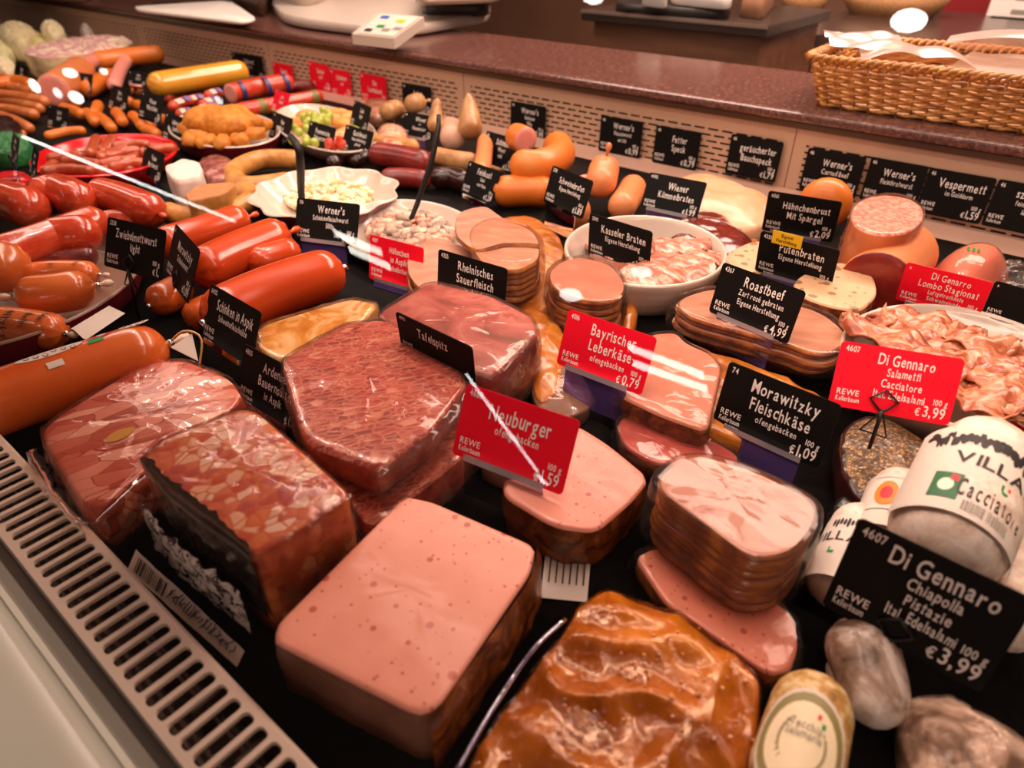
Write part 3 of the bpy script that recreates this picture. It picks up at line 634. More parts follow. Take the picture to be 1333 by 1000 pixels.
# ------------------------------------------------------------------ wicker basket with plastic bags
def basket():
    B = at(1060, 138, .145); th = R(2); ux = Vector((math.cos(th), math.sin(th), 0)); uy = Vector((-math.sin(th), math.cos(th), 0))
    Lx, Ly, hb = .62, .30, .095; t = thing('wicker_basket', 'rectangular honey brown wicker basket full of clear bags on the stone worktop', 'basket', tuple(B+ux*Lx/2+uy*Ly/2))
    wick = noisy('honey_wicker', [(.3, '#8f5723'), (.5, '#b87a37'), (.72, '#d9a055')], 50, .38, .3, stretch=(1, 1, 1), coat=.2)
    def pt(s, z, o=0):
        """s runs round the rim (0..1); o = outward"""
        fl = .030*(z/hb)**1.2; lx, ly = Lx+2*fl, Ly+2*fl; r = .03; P = 2*(lx+ly)-8*r+2*math.pi*r; d = (s % 1)*P
        segs = [(lx-2*r, 0), (ly-2*r, 1), (lx-2*r, 2), (ly-2*r, 3)]; cx, cy = [(lx-r, r), (lx-r, ly-r), (r, ly-r), (r, r)], None
        starts = [(r, 0), (lx, r), (lx-r, ly), (0, ly-r)]; dirs = [(1, 0), (0, 1), (-1, 0), (0, -1)]; nor = [(0, -1), (1, 0), (0, 1), (-1, 0)]
        for k in range(4):
            ln = segs[k][0]
            if d < ln: x, y = starts[k][0]+dirs[k][0]*d, starts[k][1]+dirs[k][1]*d; nx, ny = nor[k]; break
            d -= ln; q = math.pi/2*r
            if d < q:
                a0 = [-math.pi/2, 0, math.pi/2, math.pi][k]; a = a0+d/r; c = [(lx-r, r), (lx-r, ly-r), (r, ly-r), (r, r)][k]; nx, ny = math.cos(a), math.sin(a); x, y = c[0]+r*nx, c[1]+r*ny; break
            d -= q
        else: x, y, nx, ny = r, 0, 0, -1
        return B + ux*(x-fl+nx*o) + uy*(y-fl+ny*o) + Vector((0, 0, z))
    ns = 64
    rows = 11; g = Geo()
    for i in range(rows):
        z = .006+i*(hb-.012)/rows
        n = ns*4; pts = [pt(k/n, z + .0012*math.sin(math.pi*2*k/8+math.pi*i), .0034*math.cos(math.pi*ns*k/n+math.pi*i)) for k in range(n)]; g.tube(pts+[pts[0]], .0037, 6)
    g.build('woven_sides', wick, t)
    g = Geo()
    for k in range(ns): g.tube([pt((k+.0)/ns, 0), pt(k/ns, hb*.5), pt(k/ns, hb)], .0026, 6)
    g.build('upright_stakes', wick, t)
    g = Geo()
    for k in range(120):
        a = k/120; g.tube([pt(a, hb-.004, .007), pt(a+.006, hb+.008, .006), pt(a+.014, hb+.012, 0), pt(a+.02, hb+.006, -.006), pt(a+.022, hb-.003, -.007)], [.003, .0048, .005, .0045, .003], 6)
    g.build('braided_rim', wick, t)
    g = Geo(); n = 48; g.loft([[pt(k/n, .003, -.004) for k in range(n)], [pt(k/n, .008, -.006) for k in range(n)]]); g.build('basket_bottom', wick, t)
    # bags
    labs = ['clear plastic bag standing up at the left end of the wicker basket', 'clear plastic bag lying flat in the middle of the wicker basket', 'folded clear plastic bag over the front right of the basket', 'crumpled clear bag at the back of the wicker basket', 'thin clear bag sticking out at the far left of the basket']
    specs = [((.06, .06), .30, .20, .062, 18, .03), ((.22, .05), .34, .18, .085, -8, .02), ((.40, .05), .24, .16, .10, 10, .03), ((.2, .14), .40, .15, .10, 4, .03), ((-.02, .10), .18, .10, .105, 30, .025)]
    for i, ((x, y), lx, ly, z, rot, amp) in enumerate(specs):
        g = Geo(); nn = 22; c = B+ux*x+uy*y; rows_ = []
        for a in range(nn+1):
            rw = []
            for b in range(nn+1):
                u, v = a/nn, b/nn; X, Y = u*lx, v*ly; q = R(rot); 
                p = c+ux*(X*math.cos(q)-Y*math.sin(q))+uy*(X*math.sin(q)*.5+Y*math.cos(q)); p.z = B.z+z+(.055*math.sin(math.pi*(u*.8+.2))*math.sin(math.pi*(v*.7+.3)) if i in (0, 3) else .02*v)+abs(nz((u*2, v*2, i), 1.2, i))*amp*.7
                rw.append(p)
            rows_.append(rw)
        g.loft(rows_, False, False, closed=False)
        o = g.build('plastic_bag', BAG); tag(o, labs[i], 'plastic bag', 'clear bags in the wicker basket')
basket()

# ================================================================== PRICE SIGNS
def sign(tl, tr, bl, colr, code, lines, price, label, holder='plate', w=.13, zfix=None, extra=None, wall=False, unit='100 g', hh=None, tcx=.56, sz=1.0):
    if wall:
        A, B_ = aty(*tl, PANELY-.012), aty(*tr, PANELY-.012); w = (B_-A).length; A.z = A.z; ux = Vector((1, 0, (B_.z-A.z)*.5/w)).normalized(); h = hh or .092; tilt = R(2); z = A.z
    else:
        if zfix is None:
            best = min((abs((at(*tl, zz)-at(*tr, zz)).length-w), zz) for zz in [i*.002 for i in range(20, 62)]); z = best[1]
        else: z = zfix
        A, B_ = at(*tl, z), at(*tr, z); ux = (B_-A).normalized(); w = (B_-A).length
        fr = Vector((ux.y, -ux.x, 0)); best = None
        for hi in range(8):
            for ti in range(-5, 14):
                h_ = w*(.60+.025*hi); tt = R(ti*2); q = A + Vector((0, 0, -1))*math.cos(tt)*h_ + fr*math.sin(tt)*h_; x, y = prj(q)
                e = (x-bl[0])**2+(y-bl[1])**2
                if best is None or e < best[0]: best = (e, h_, tt)
        h, tilt = best[1], best[2]
        if hh: h = hh
    fr = Vector((ux.y, -ux.x, 0)).normalized(); dn = Vector((0, 0, -1))*math.cos(tilt) + fr*math.sin(tilt); nr = ux.cross(dn).normalized()
    if nr.dot(fr) < 0: nr = -nr
    BL = A+dn*h; low = min(BL.z, (BL+ux*w).z)
    base = BL+ux*w/2; base.z = max(D, low-.045) if holder != 'none' else low
    t = thing('price_sign', label, 'price sign', base, 'price signs on the back panel' if wall else 'price signs among the meats')
    f = lambda u, v, o=0: A+ux*u+dn*v+nr*o
    rr = .005; cor = []
    for cx, cy, a0 in ((w-rr, rr, -90), (w-rr, h-rr, 0), (rr, h-rr, 90), (rr, rr, 180)):
        for k in range(5): a = R(a0+k*22.5); cor.append((cx+rr*math.cos(a), cy+rr*math.sin(a)))
    g = Geo(); g.loft([[f(u, v, -.0006) for u, v in cor], [f(u, v, .0006) for u, v in cor]]); g.build('sign_card', SIGNR if colr == 'r' else SIGNB, t, smooth=False)
    def put(nm, items):
        L = Geo()
        for txt, uc, vb, size, maxw, sq, bo, al in items:
            V, F, tw = text_geo(txt, size*h, maxw and maxw*w, bo, sq)
            ox = uc*w + {'l': tw/2, 'r': -tw/2, 'c': 0}[al]
            L.add([f(ox+a, vb*h-b, .0011) for a, b in V], F)
        return L.build(nm, INK, t, smooth=False)
    put('code_lettering', [(code, .05, .14, .125, None, .7, .03, 'l')])
    n = len(lines); its = []; v = {0: 0, 1: .42, 2: .36, 3: .30, 4: .26}[n]
    for i, (txt, s_) in enumerate(lines):
        s_ *= 1.22*sz; its.append((txt, tcx, v, s_, .70 if s_ > .2 else (.56 if n < 4 or i == 0 else .42), .62, .05, 'c'))
        if i+1 < n: v += lines[i+1][1]*1.22*sz*.80 + (.045 if n < 4 else .03)
    if its: put('title_lettering', its)
    o = put('shop_lettering', [('REWE', .05, .80, .125, .21, .9, 0, 'l'), ('Kellerbaum', .05, .90, .11, .2, .7, 0, 'l')])
    if price is not None:
        pw = text_geo(price, .23*h, None, .02, .7)[2]
        put('price_lettering', [(unit, .95, .735, .125, None, .68, .02, 'r'), (price, .95, .925, .23, None, .7, .02, 'r'), ('€', .95-pw/w-.025, .925, .16, None, .7, 0, 'r')])
    if extra == 'yellow':
        g = Geo(); g.obox(f(.16*w, -.10*h, .0015), ux*w*.38, dn*h*.30, nr*.0005); st = g.build('yellow_sticker', SIGNY, t, smooth=False)
        L2 = Geo()
        for txt, vv in (('Eigene', .02), ('Herstellung', .14)):
            V, F, tw = text_geo(txt, .11*h, .3*w); L2.add([f(.35*w+a, vv*h-b, .0026) for a, b in V], F)
        L2.build('dark_lettering', DARKINK, t, smooth=False)
    if holder == 'plate':
        g = Geo(); u0, u1 = .13*w, .85*w
        bot = base.z
        P0, P1 = f(u0, h*.93, .002), f(u1, h*.93, .002); dz = Vector((0, 0, -(P0.z-bot)))
        dq = dz + fr*.006
        g.obox(P0, P1-P0, dq, nr*.0022); g.build('acrylic_holder', ACRYL, t, smooth=False)
        g = Geo(); g.obox(f(u0, h*.92, .0012), ux*(u1-u0), dn*.007, nr*.0045); g.build('holder_lip', LIP, t, smooth=False)
    elif holder == 'clip':
        g = Geo(); c = f(w*.45, h*.94, .003); a = ux*.014; d = dn*.022
        g.tube([c-a*.2, c-a-d*.5, c-d*1.0, c+a-d*.5, c+a*.2, c-a*.2], .0013, 6); e = Vector((0, 0, -.03))+fr*.004
        g.tube([c, c+e*.2-a*.2, c+e*.9-a*1.1, c+e*1.05+a*.9, c+e*.2+a*.2, c], .0013, 6)
        foot = Vector((c.x+.01*fr.x, c.y+.01*fr.y, D)); g.tube([c, c+e, foot], .0022, 8)
        g.build('wire_clip', WIRE, t)
    return t
LIP = film('acrylic_lip', '#c9bfe0', .3, 4, .02, .05, .1)
NS = 'none'
def S(*a, **k): return sign(*a, **k)
S((608, 499), (756, 548), (588, 590), 'r', '4680', [('Neuburger', .24), ('ofengebacken', .13)], '1,59', 'large red price sign marked 1,59 standing behind the pale pink loaf at the front', tcx=.53)
S((1119, 673), (1352, 783), (1081, 795), 'b', '4607', [('Di Gennaro', .2), ('Chiapolla', .13), ('Pistazie', .13), ('Ital. Edelsalami', .13)], '3,99', 'big black price sign clipped in front of the white salamis at the lower right', 'clip', zfix=.105, sz=1.0)
S((942, 341), (1050, 380), (921, 401), 'b', '4367', [('Roastbeef', .22), ('Zart rosé gebraten', .13), ('Eigene Herstellung', .13)], '4,99', 'black price sign marked 4,99 over the fan of sliced roast', zfix=0.098)
S((950, 470), (1097, 528), (927, 548), 'b', '74', [('Morawitzky', .22), ('Fleischkäse', .22), ('ofengebacken', .12)], '1,09', 'black price sign marked 1,09 standing behind the wrapped stack of loaf slices')
S((768, 277), (850, 302), (765, 328), 'b', '2010', [('Kasseler Braten', .21), ('Eigene Herstellung', .14)], '1,89', 'black price sign leaning on the round white bowl of smoked pork', zfix=0.082)
S((846, 224), (921, 238), (833, 266), 'b', '4492', [('Wiener', .22), ('Kümmelbraten', .2)], '1,99', 'black price sign marked 1,99 in front of the cream coloured roast at the back', zfix=0.072)
S((1001, 248), (1097, 263), (995, 300), 'b', '4361', [('Hähnchenbrust', .19), ('Mit Spargel', .19)], '2,09', 'black price sign marked 2,09 in front of the orange ball sausage', zfix=0.082)
S((991, 300), (1094, 326), (981, 350), 'b', '4333', [('Putenbraten', .22), ('Eigene Herstellung', .14)], '1,99', 'black price sign with a yellow sticker on its top edge', extra='yellow', zfix=0.085)
S((1181, 341), (1294, 368), (1172, 388), 'r', 'x', [('Di Genarro', .19), ('Lombo Stagionat', .2), ('Luftgetrocknete', .13), ('Schweinelende', .13)], '3,', 'red price sign behind the long white dish of cured ham', zfix=0.075)
S((1296, 365), (1400, 395), (1275, 408), 'b', 'x', [('Filet', .22)], None, 'black price sign cut off at the right edge behind the long white dish', zfix=0.075)
S((1096, 443), (1257, 468), (1087, 524), 'r', '4607', [('Di Gennaro', .19), ('Salametti', .14), ('Cacciatore', .14), ('Ital. Edelsalami', .14)], '3,99', 'red price sign marked 3,99 clipped over the dark pepper-crusted ham', 'clip', zfix=.118, sz=1.0)
S((1306, 523), (1440, 550), (1293, 590), 'r', '4602', [], None, 'red price sign cut off at the right edge behind the labelled salami')
S((741, 402), (856, 440), (724, 470), 'r', '4016', [('Bayrischer', .22), ('Leberkäse', .22), ('ofengebacken', .13)], '0,79', 'red price sign marked 0,79 in front of the small round wrapped slice stack', zfix=.09)
S((571, 324), (661, 350), (560, 362), 'b', '4355', [('Rheinisches', .21), ('Sauerfleisch', .21), ('in Aspik', .17)], None, 'black price sign half sunk behind the marbled aspic block', zfix=0.075)
S((482, 305), (552, 323), (480, 362), 'r', '4107', [('Hähnchen', .16), ('in Aspik', .16), ('Scheibchen', .14)], '0,', 'red price sign beside the oval dish of meat salad', zfix=.045)
S((387, 257), (469, 266), (384, 306), 'b', '78', [("Werner's", .21), ('Schinkenfleischwurst', .13), ('500g', .13)], '1,10', 'black price sign in front of the scalloped white bowl')
S((720, 215), (773, 236), (708, 257), 'b', '2018', [('Schweinebraten', .18), ('Eigene Herstellung', .13)], '1,89', 'black price sign among the plain orange sausages', zfix=0.1)
S((634, 170), (679, 183), (622, 212), 'b', '46', [('Schinken', .2), ('Wurst', .14), ('mild', .13)], '1,29', 'upper black price sign of the two overlapping ones beside the curved orange sausage')
S((611, 209), (653, 224), (599, 250), 'b', '41', [('Feinkost', .22), ('Salat', .12), ('vom Haus', .12)], '1,29', 'lower black price sign of the two overlapping ones beside the chicken slices')
S((527, 145), (568, 152), (519, 177), 'b', '46', [('Wiener', .2), ('der', .1), ('Hausmacher', .16)], '1,29', 'black price sign in front of the smoked liver sausages with pointed ends')
S((451, 162), (487, 172), (439, 194), 'b', '44', [('Gutsfleisch', .2), ('Hausschlachtung', .14), ('gekocht', .12)], '1,49', 'lower black price sign of the overlapping pair beside the dark red salamis', zfix=.05)
S((462, 130), (484, 140), (455, 160), 'b', '45', [('Land', .2), ('Jäger', .16)], '1,19', 'upper black price sign of the overlapping pair beside the dark red salamis', zfix=.07)
S((404, 157), (438, 167), (391, 189), 'b', '46', [('Pommersche', .2), ('Schwarzwurst', .18)], '1,09', 'black price sign right of the bowl with green grapes')
S((357, 145), (382, 155), (345, 176), 'b', '46', [('Fein', .2), ('Wurst', .16)], '1,29', 'black price sign beside the handle of the black ladle')
S((359, 116), (378, 122), (347, 141), 'r', '41', [('Die', .2), ('Salami', .2)], None, 'small pink-red price sign left of the bowl with green grapes')
S((216, 146), (246, 155), (201, 172), 'b', '45', [('Hähnchen', .2), ('Schnitzel', .18)], '1,29', 'black price sign beside the tray of golden breaded pieces')
S((189, 189), (215, 201), (170, 224), 'b', '43', [('Feine', .2), ('Mettwurst', .2)], '1,09', 'black price sign between the red tray of frankfurters and the white cloth bundle')
S((185, 118), (214, 126), (178, 142), 'b', '44', [('Wiener', .2), ('Würstchen', .2)], '1,19', 'black price sign below the golden long sausage, right of two')
S((145, 110), (168, 116), (139, 138), 'b', '44', [('Bock', .2), ('Wurst', .2)], '0,99', 'black price sign left of the golden long sausage beside the ham')
S((168, 92), (191, 94), (165, 110), 'b', '42', [('Gold', .2), ('Wurst', .2)], '1,29', 'black price sign at the left tip of the golden long sausage')
S((102, 94), (121, 97), (95, 118), 'b', '42', [('Jagd', .2), ('Wurst', .2)], '1,49', 'black price sign beside the cut pink ham at the far left')
S((64, 136), (90, 141), (46, 163), 'b', '41', [('Land', .2), ('Jäger', .2)], '1,69', 'black price sign between the thin smoked sausages and the red tray')
S((20, 82), (37, 86), (10, 104), 'b', '40', [('Käse', .2), ('Salat', .2)], '1,29', 'black price sign at the far left edge below the cream cheese slab')
S((17, 172), (26, 180), (6, 202), 'b', '38', [('Mett', .2), ('Wurst', .2)], '1,19', 'narrow black price sign seen nearly edge-on at the left, rear of two', zfix=.09)
S((44, 188), (51, 198), (38, 222), 'b', '38', [('Mett', .2), ('Enden', .2)], '1,19', 'narrow black price sign seen nearly edge-on at the left, front of two', zfix=.09)
S((141, 282), (217, 300), (133, 336), 'b', '2238', [('Zwiebelmettwurst', .2), ('light', .18)], '1,', 'black price sign clipped beside the dark red tray at the left', 'clip', tcx=.52)
S((229, 291), (261, 326), (198, 352), 'b', '4', [('Morawitzky', .2), ('Schinkenmett', .14)], '1,09', 'black price sign turned aslant, overlapping the one beside the dark red tray', 'clip', zfix=.085)
S((275, 369), (341, 407), (259, 440), 'b', '6405', [('Schinken in Aspik', .22), ('Schweinefleischsülze', .13)], '1,', 'black price sign beside the tip of the big printed sausage')
S((318, 447), (401, 491), (308, 508), 'b', '4855', [('Ardenner', .2), ('Bauernsülze', .2), ('in Aspik', .16)], '1,19', 'black price sign between the whitish brawn block and the dark red block')
S((515, 405), (615, 452), (508, 443), 'b', '4992', [('Tafelspitz', .26)], None, 'black price sign stuck between the two dark red aspic blocks', NS, hh=.055, zfix=.1, tcx=.48)
for tl, tr, c_, ls, pr, lab in [
    ((665, 131), (711, 139), 'b', [("Werner's", .2), ('Schinken', .13), ('500g', .12)], '0,99', 'black price sign on the slotted panel above the curved orange sausage'),
    ((783, 150), (838, 158), 'b', [("Werner's", .2), ('Fleischwurst', .13), ('am Stk', .12)], '0,99', 'black price sign on the slotted panel above the standing orange sausage'),
    ((855, 163), (914, 172), 'b', [('Fetter', .2), ('Speck', .2)], '0,79', 'black price sign on the slotted panel, second to the left of its seam'),
    ((953, 174), (1021, 185), 'b', [('geräucherter', .2), ('Bauchspeck', .2)], '1,79', 'black price sign on the slotted panel just left of its seam'),
    ((1053, 192), (1129, 204), 'b', [("Werner's", .2), ('Corned Beef', .14)], '1,69', 'black price sign on the slotted panel just right of its seam'),
    ((1135, 204), (1210, 217), 'b', [("Werner's", .2), ('Fleischrotwurst', .14)], '1,', 'black price sign on the slotted panel, second to the right of its seam'),
    ((1211, 218), (1299, 232), 'b', [('Vespermett', .22), ('im Golddarm', .12)], '1,59', 'black price sign on the slotted panel marked 1,59 below the wicker basket'),
    ((1301, 233), (1400, 250), 'b', [('szensülze', .2), ('fein, säuerlich', .12), ('lecker', .12)], '1,19', 'black price sign on the slotted panel cut off at the right edge'),
    ((354, 80), (380, 86), 'r', [('Salami', .2), ('fein', .14)], '1,49', 'leftmost of the four red price signs on the slotted panel'),
    ((401, 79), (428, 87), 'r', [('Salami', .2), ('grob', .14)], '1,49', 'second red price sign from the left on the slotted panel'),
    ((429, 89), (455, 92), 'r', [('Schinken', .2), ('roh', .14)], '1,79', 'third red price sign from the left on the slotted panel'),
    ((468, 94), (502, 101), 'r', [('Die', .2), ('Landsalami', .2)], '1,79', 'rightmost of the four red price signs on the slotted panel'),
    ((523, 107), (561, 113), 'b', [('Leber', .2), ('wurst', .14)], '0,99', 'black price sign on the slotted panel above the smoked liver sausages'),
    ((301, 68), (340, 72), 'b', [('Gelbwurst', .2), ('Wurst', .14)], '0,99', 'black price sign on the panel far left above the golden sausage')]:
    S(tl, tr, None, c_, '46', ls, pr, lab, NS, wall=True)

# ================================================================== MEAT MATERIALS
LEB = spotted('pale_pink_loaf_meat', '#e9977f', '#ee9f88', '#b5432f', 60, .2, .3, .42, .12, big='#e08a72')
LEB2 = spotted('pink_loaf_meat', '#dc8770', '#e0917a', '#a83f30', 70, .2, .3, .42, .12)
CRUST = noisy('baked_brown_crust', [(.28, '#2a1208'), (.42, '#5e2c10'), (.56, '#8a4a1c'), (.72, '#b3702f')], 38, .3, .9, 6, dist=1.2, coat=.35, bdist=.004)
CRUSTD = noisy('dark_brown_side', [(.3, '#5c3626'), (.5, '#7d5140'), (.7, '#966a55')], 16, .38, .35, 5, coat=.25)
ROAST = noisy('glossy_caramel_rind', [(.25, '#6e340c'), (.40, '#a65e14'), (.56, '#c47a22'), (.76, '#d89838')], 14, .2, .55, 5, dist=.8, coat=.7, bscale=70, bdist=.003)
ORANGER = noisy('orange_brown_rind', [(.28, '#7a3a10'), (.5, '#b4651f'), (.72, '#d58b38')], 22, .32, .7, 5, dist=.6, coat=.35, bdist=.003)
HAMB = mosaic('pink_ham_chunks', [(0, '#d67a66'), (.22, '#e89c88'), (.45, '#c8604c'), (.62, '#f2baa6'), (.8, '#e08a72'), (.92, '#b85440')], 46, '#a03c26', .035, (.55, 1.35, 1), .3, .5, 1, .4, (0, 0, R(72)), .12)
BRAWN = mosaic('whitish_brawn', [(0, '#dd7f5e'), (.2, '#f0c4a8'), (.38, '#cd5a42'), (.52, '#f6dcc8'), (.68, '#df8450'), (.85, '#c25a5e')], 88, '#cf6a3c', .12, (1, .8, 1), .3, .6, 1, .5, fine=.12)
BRAWNS = mosaic('brown_orange_brawn_side', [(0, '#d07038'), (.2, '#df8c50'), (.38, '#b04c26'), (.55, '#f0b888'), (.68, '#d8783c'), (.85, '#c46038')], 95, '#c87034', .2, (1, 1, .8), .3, .8, 1, .5, fine=.2)
CORN = mosaic('dark_red_corned_aspic', [(0, '#a8423c'), (.25, '#b8544c'), (.45, '#95332f'), (.62, '#c0605a'), (.8, '#a8443c'), (.94, '#d99a86')], 125, '#cf7a62', .12, (.55, 1.1, 1), .28, 1.2, 1, .5, (0, 0, R(60)), .15, '#e2ab8e')
CORNS = noisy('red_aspic_side', [(.3, '#7a2a22'), (.48, '#a8483c'), (.62, '#b86a50'), (.8, '#cf9070')], 60, .28, .6, 5, coat=.5)
MARB = noisy('marbled_beef_aspic', [(.30, '#6e4f3c'), (.37, '#96463f'), (.48, '#ac5a54'), (.58, '#be756c'), (.66, '#a4524b'), (.76, '#7d6048')], 13, .25, .3, 5, dist=1.1, coat=.6)
MARBS = noisy('red_brown_beef_side', [(.3, '#5c1f1a'), (.5, '#a2403a'), (.66, '#b86052'), (.8, '#8a5a48')], 24, .25, .5, 4, coat=.5)
YELA = noisy('amber_aspic', [(.3, '#c47a22'), (.46, '#dd9d44'), (.56, '#f0c68e'), (.64, '#f3d6ae'), (.75, '#d8923a')], 16, .2, .3, 3, coat=.6, dist=1.2)
ORS = plain('orange_red_casing', '#cf4a1c', .24, coat=.5, bscale=30, bstr=.04)
ORB = noisy('burnt_orange_casing', [(.3, '#c64f14'), (.7, '#da6a26')], 8, .25, .05, coat=.5)
ORP = noisy('printed_orange_casing', [(.3, '#cf5f22'), (.7, '#dd7838')], 9, .26, .06, coat=.5)
METT = noisy('red_mett_casing', [(.3, '#b8351c'), (.52, '#cc4a28'), (.7, '#da6644')], 26, .2, .25, 5, coat=.7, bscale=70)
ORF = noisy('plain_orange_sausage', [(.3, '#d26a1c'), (.7, '#e07f2e')], 5, .4, .05, coat=.15)
ORF2 = noisy('pale_orange_sausage', [(.3, '#d67c46'), (.7, '#df8c58')], 5, .42, .05, coat=.12)
PINKC = spotted('pink_sausage_cut', '#e58f80', '#ea9a8a', '#d97766', 120, .2, .4, .45)
PINKSP = mosaic('speckled_pink_cut', [(0, '#e89384'), (.3, '#f0b5a8'), (.6, '#df7e70'), (.85, '#f3c5b8')], 170, '#e59a8a', .1, (1, 1, 1), .4, .4, fine=.1)
GOLDR = noisy('golden_smoked_skin', [(.3, '#a5672a'), (.5, '#c58640'), (.7, '#d8a05c')], 30, .4, .4, 5, coat=.1)
TAN = noisy('tan_pate', [(.3, '#a8683c'), (.7, '#c48654')], 40, .5, .3)
SALW = noisy('white_mould_casing', [(.3, '#a98a74'), (.46, '#d8c0ac'), (.6, '#eadbcd'), (.76, '#bf9f88')], 38, .7, .7, 6, bdist=.003)
SALY = noisy('yellow_mould_casing', [(.34, '#8a5c20'), (.46, '#c0924a'), (.56, '#e6cc98'), (.68, '#b07c34')], 44, .6, .6, 6)
SALG = noisy('grey_mould_casing', [(.32, '#5c4632'), (.46, '#a88c76'), (.56, '#e3d2c4'), (.66, '#c9b09c'), (.8, '#8a6e54')], 24, .45, .8, 6, dist=.7, coat=.25, bdist=.003)
REDS = noisy('dark_red_salami', [(.3, '#5e1512'), (.55, '#84241c'), (.75, '#9c3a2c')], 20, .35, .3, 5, coat=.3)
REDB = noisy('bright_red_salami', [(.3, '#b52a1c'), (.55, '#cf4328'), (.75, '#dd6a48')], 20, .32, .2, 5, coat=.3)
BRICKR = noisy('raw_smoked_red', [(.3, '#3f0d08'), (.5, '#6b1a10'), (.7, '#8b2a18')], 18, .25, .4, 5, coat=.5)
CREAM = noisy('cream_fat', [(.3, '#cd9468'), (.55, '#d9a880'), (.75, '#e4c2a0')], 14, .4, .3, 4, coat=.2)
HAMSL = noisy('ham_slice_face', [(.3, '#b8705a'), (.55, '#c07d68'), (.75, '#ca8f7a')], 20, .38, .15, 4, coat=.3)
CHICK = noisy('pale_chicken_slice', [(.3, '#b07860'), (.5, '#be8870'), (.7, '#cda088')], 16, .35, .2, 4, coat=.35, stretch=(1, 3, 1), rot=(0, 0, R(30)))
RIMB = noisy('browned_slice_rim', [(.3, '#4a2008'), (.48, '#87481a'), (.6, '#b0702e'), (.76, '#cf9450')], 34, .35, .5, 5, coat=.3)
KASS = noisy('streaky_pork_slice', [(.3, '#a4523c'), (.46, '#b86a50'), (.55, '#d8ac92'), (.62, '#c0765c'), (.8, '#a04e38')], 22, .36, .2, 3, coat=.3, stretch=(1, 2.6, 1), dist=.4)
PROS = noisy('cured_ham_slice', [(.28, '#94391f'), (.45, '#b05a38'), (.56, '#d0926c'), (.66, '#b86c48'), (.8, '#964326')], 26, .38, .25, 4, coat=.25, stretch=(1, 2.2, 1), dist=.8)
PEPPER = mosaic('peppercorn_crust', [(0, '#6a4e2c'), (.3, '#9c7a48'), (.6, '#4b3419'), (.8, '#b39258')], 280, '#3a2716', .2, (1, 1, 1), .6, .3)
DARKHAM = noisy('dark_cured_ham', [(.3, '#1c0806'), (.6, '#35100c'), (.8, '#4a1a12')], 18, .3, .4, 4, coat=.4)
TURK = spotted('cream_roast_cut', '#d9a47c', '#deb088', '#7d5c34', 34, .3, .5, .45)
SA_END = plain('pale_casing_knot', '#e6cdb4', .4)
DISHW = plain('white_glaze', '#d9c8b8', .18, coat=.5); DISHR = plain('dark_red_glaze', '#7d1226', .2, coat=.5); DISHP = plain('red_plastic', '#d2141c', .22, coat=.4)
SKINW = noisy('white_cloth', [(.3, '#d8c0b4'), (.7, '#efdcd2')], 30, .7, .4)
LIVER = noisy('smoked_skin', [(.3, '#8a5a30'), (.5, '#b88450'), (.7, '#cfa070')], 22, .42, .4, 5, coat=.15)
GREEN = plain('grape_green', '#a9b545', .22, coat=.4, spec=.5); LEAF = noisy('bright_green_leaf', [(.3, '#0f5a2c'), (.7, '#2d8a48')], 60, .5, .5)

# ================================================================== FRONT ROW : LOAVES AND ASPIC BLOCKS
loaf('meat_loaf', 'large pale pink meat loaf block with dark side nearest the air grille', 'meat loaf', [(343, 829), (527, 645), (562, 652), (697, 710), (690, 745), (558, 938)], .03, D, LEB, CRUSTD, it=2, k=.07, bulge=.02, amp=.0022, seed=3, edge=.003)
o = bpy.data.objects['meat_loaf']
def crust_patch(t, pxs, zt, zb, m, name, out=.0015, seed=1):
    """browned crust lying on one side of a block, between pixel points of its top edge"""
    pts = [at(x, y, zt) for x, y in pxs]; P = catmull(pts, 26); c = Vector(t['base_']); g = Geo(); L = []
    for i in range(8):
        u = i/7; rw = []
        for p in P:
            d = Vector((p.x-c.x, p.y-c.y, 0)).normalized(); q = Vector((p.x, p.y, zt-.001+(zb-zt)*u)) + d*(out+.006*math.sin(math.pi*u)**.7) + d*nz(Vector((p.x, p.y, u*.06)), 60, seed)*.004*min(1, u*4); rw.append(q)
        L.append(rw)
    g.loft(L, False, False, closed=False); return g.build(name, m, t)
crust_patch(o, [(697, 712), (688, 752), (625, 842), (559, 936)], .03, D, CRUST, 'baked_crust', seed=4)
loaf('meat_loaf', 'pink meat loaf block with brown underside behind the large red price sign', 'meat loaf', [(648, 640), (690, 560), (752, 553), (792, 578), (846, 622), (822, 652), (775, 692), (720, 684)], .022, D, LEB2, CRUST, it=2, k=.14, bulge=.03, amp=.003, flare=-.06, seed=8, edge=.004)
loaf('ham_aspic_block', 'pink block of ham pieces in aspic with a yellow bay leaf on top', 'aspic block', [(51, 565), (72, 543), (190, 470), (240, 468), (300, 492), (318, 520), (190, 610), (116, 674)], .015, D, HAMB, HAMB, FILM, it=2, k=.16, amp=.002, flare=.03, seed=11, wrapamp=.007)
t = bpy.data.objects['ham_aspic_block']; g = Geo(); c = at(158, 569, .0155); c2 = at(136, 577, .0155); c3 = at(176, 557, .0155); ax = c3-c2; nn = Vector((-ax.y, ax.x, 0)).normalized()
g.loft([[c2+ax*u+nn*(.010*math.sin(math.pi*u)**.8)*s_+Vector((0, 0, .0012)) for s_ in (-1, 0, 1)] for u in [i/8 for i in range(9)]], False, False, closed=False); g.build('bay_leaf', plain('bay_leaf_yellow', '#d9a84a', .4), t)
loaf('brawn_block', 'tall whitish pink brawn block wrapped in black and clear plastic at the front left', 'aspic block', [(184, 600), (212, 572), (325, 527), (452, 640), (452, 648), (334, 722), (318, 715)], .07, D, BRAWN, BRAWNS, None, it=2, k=.10, amp=.003, flare=.0, seed=14, edge=.003)
t = bpy.data.objects['brawn_block']
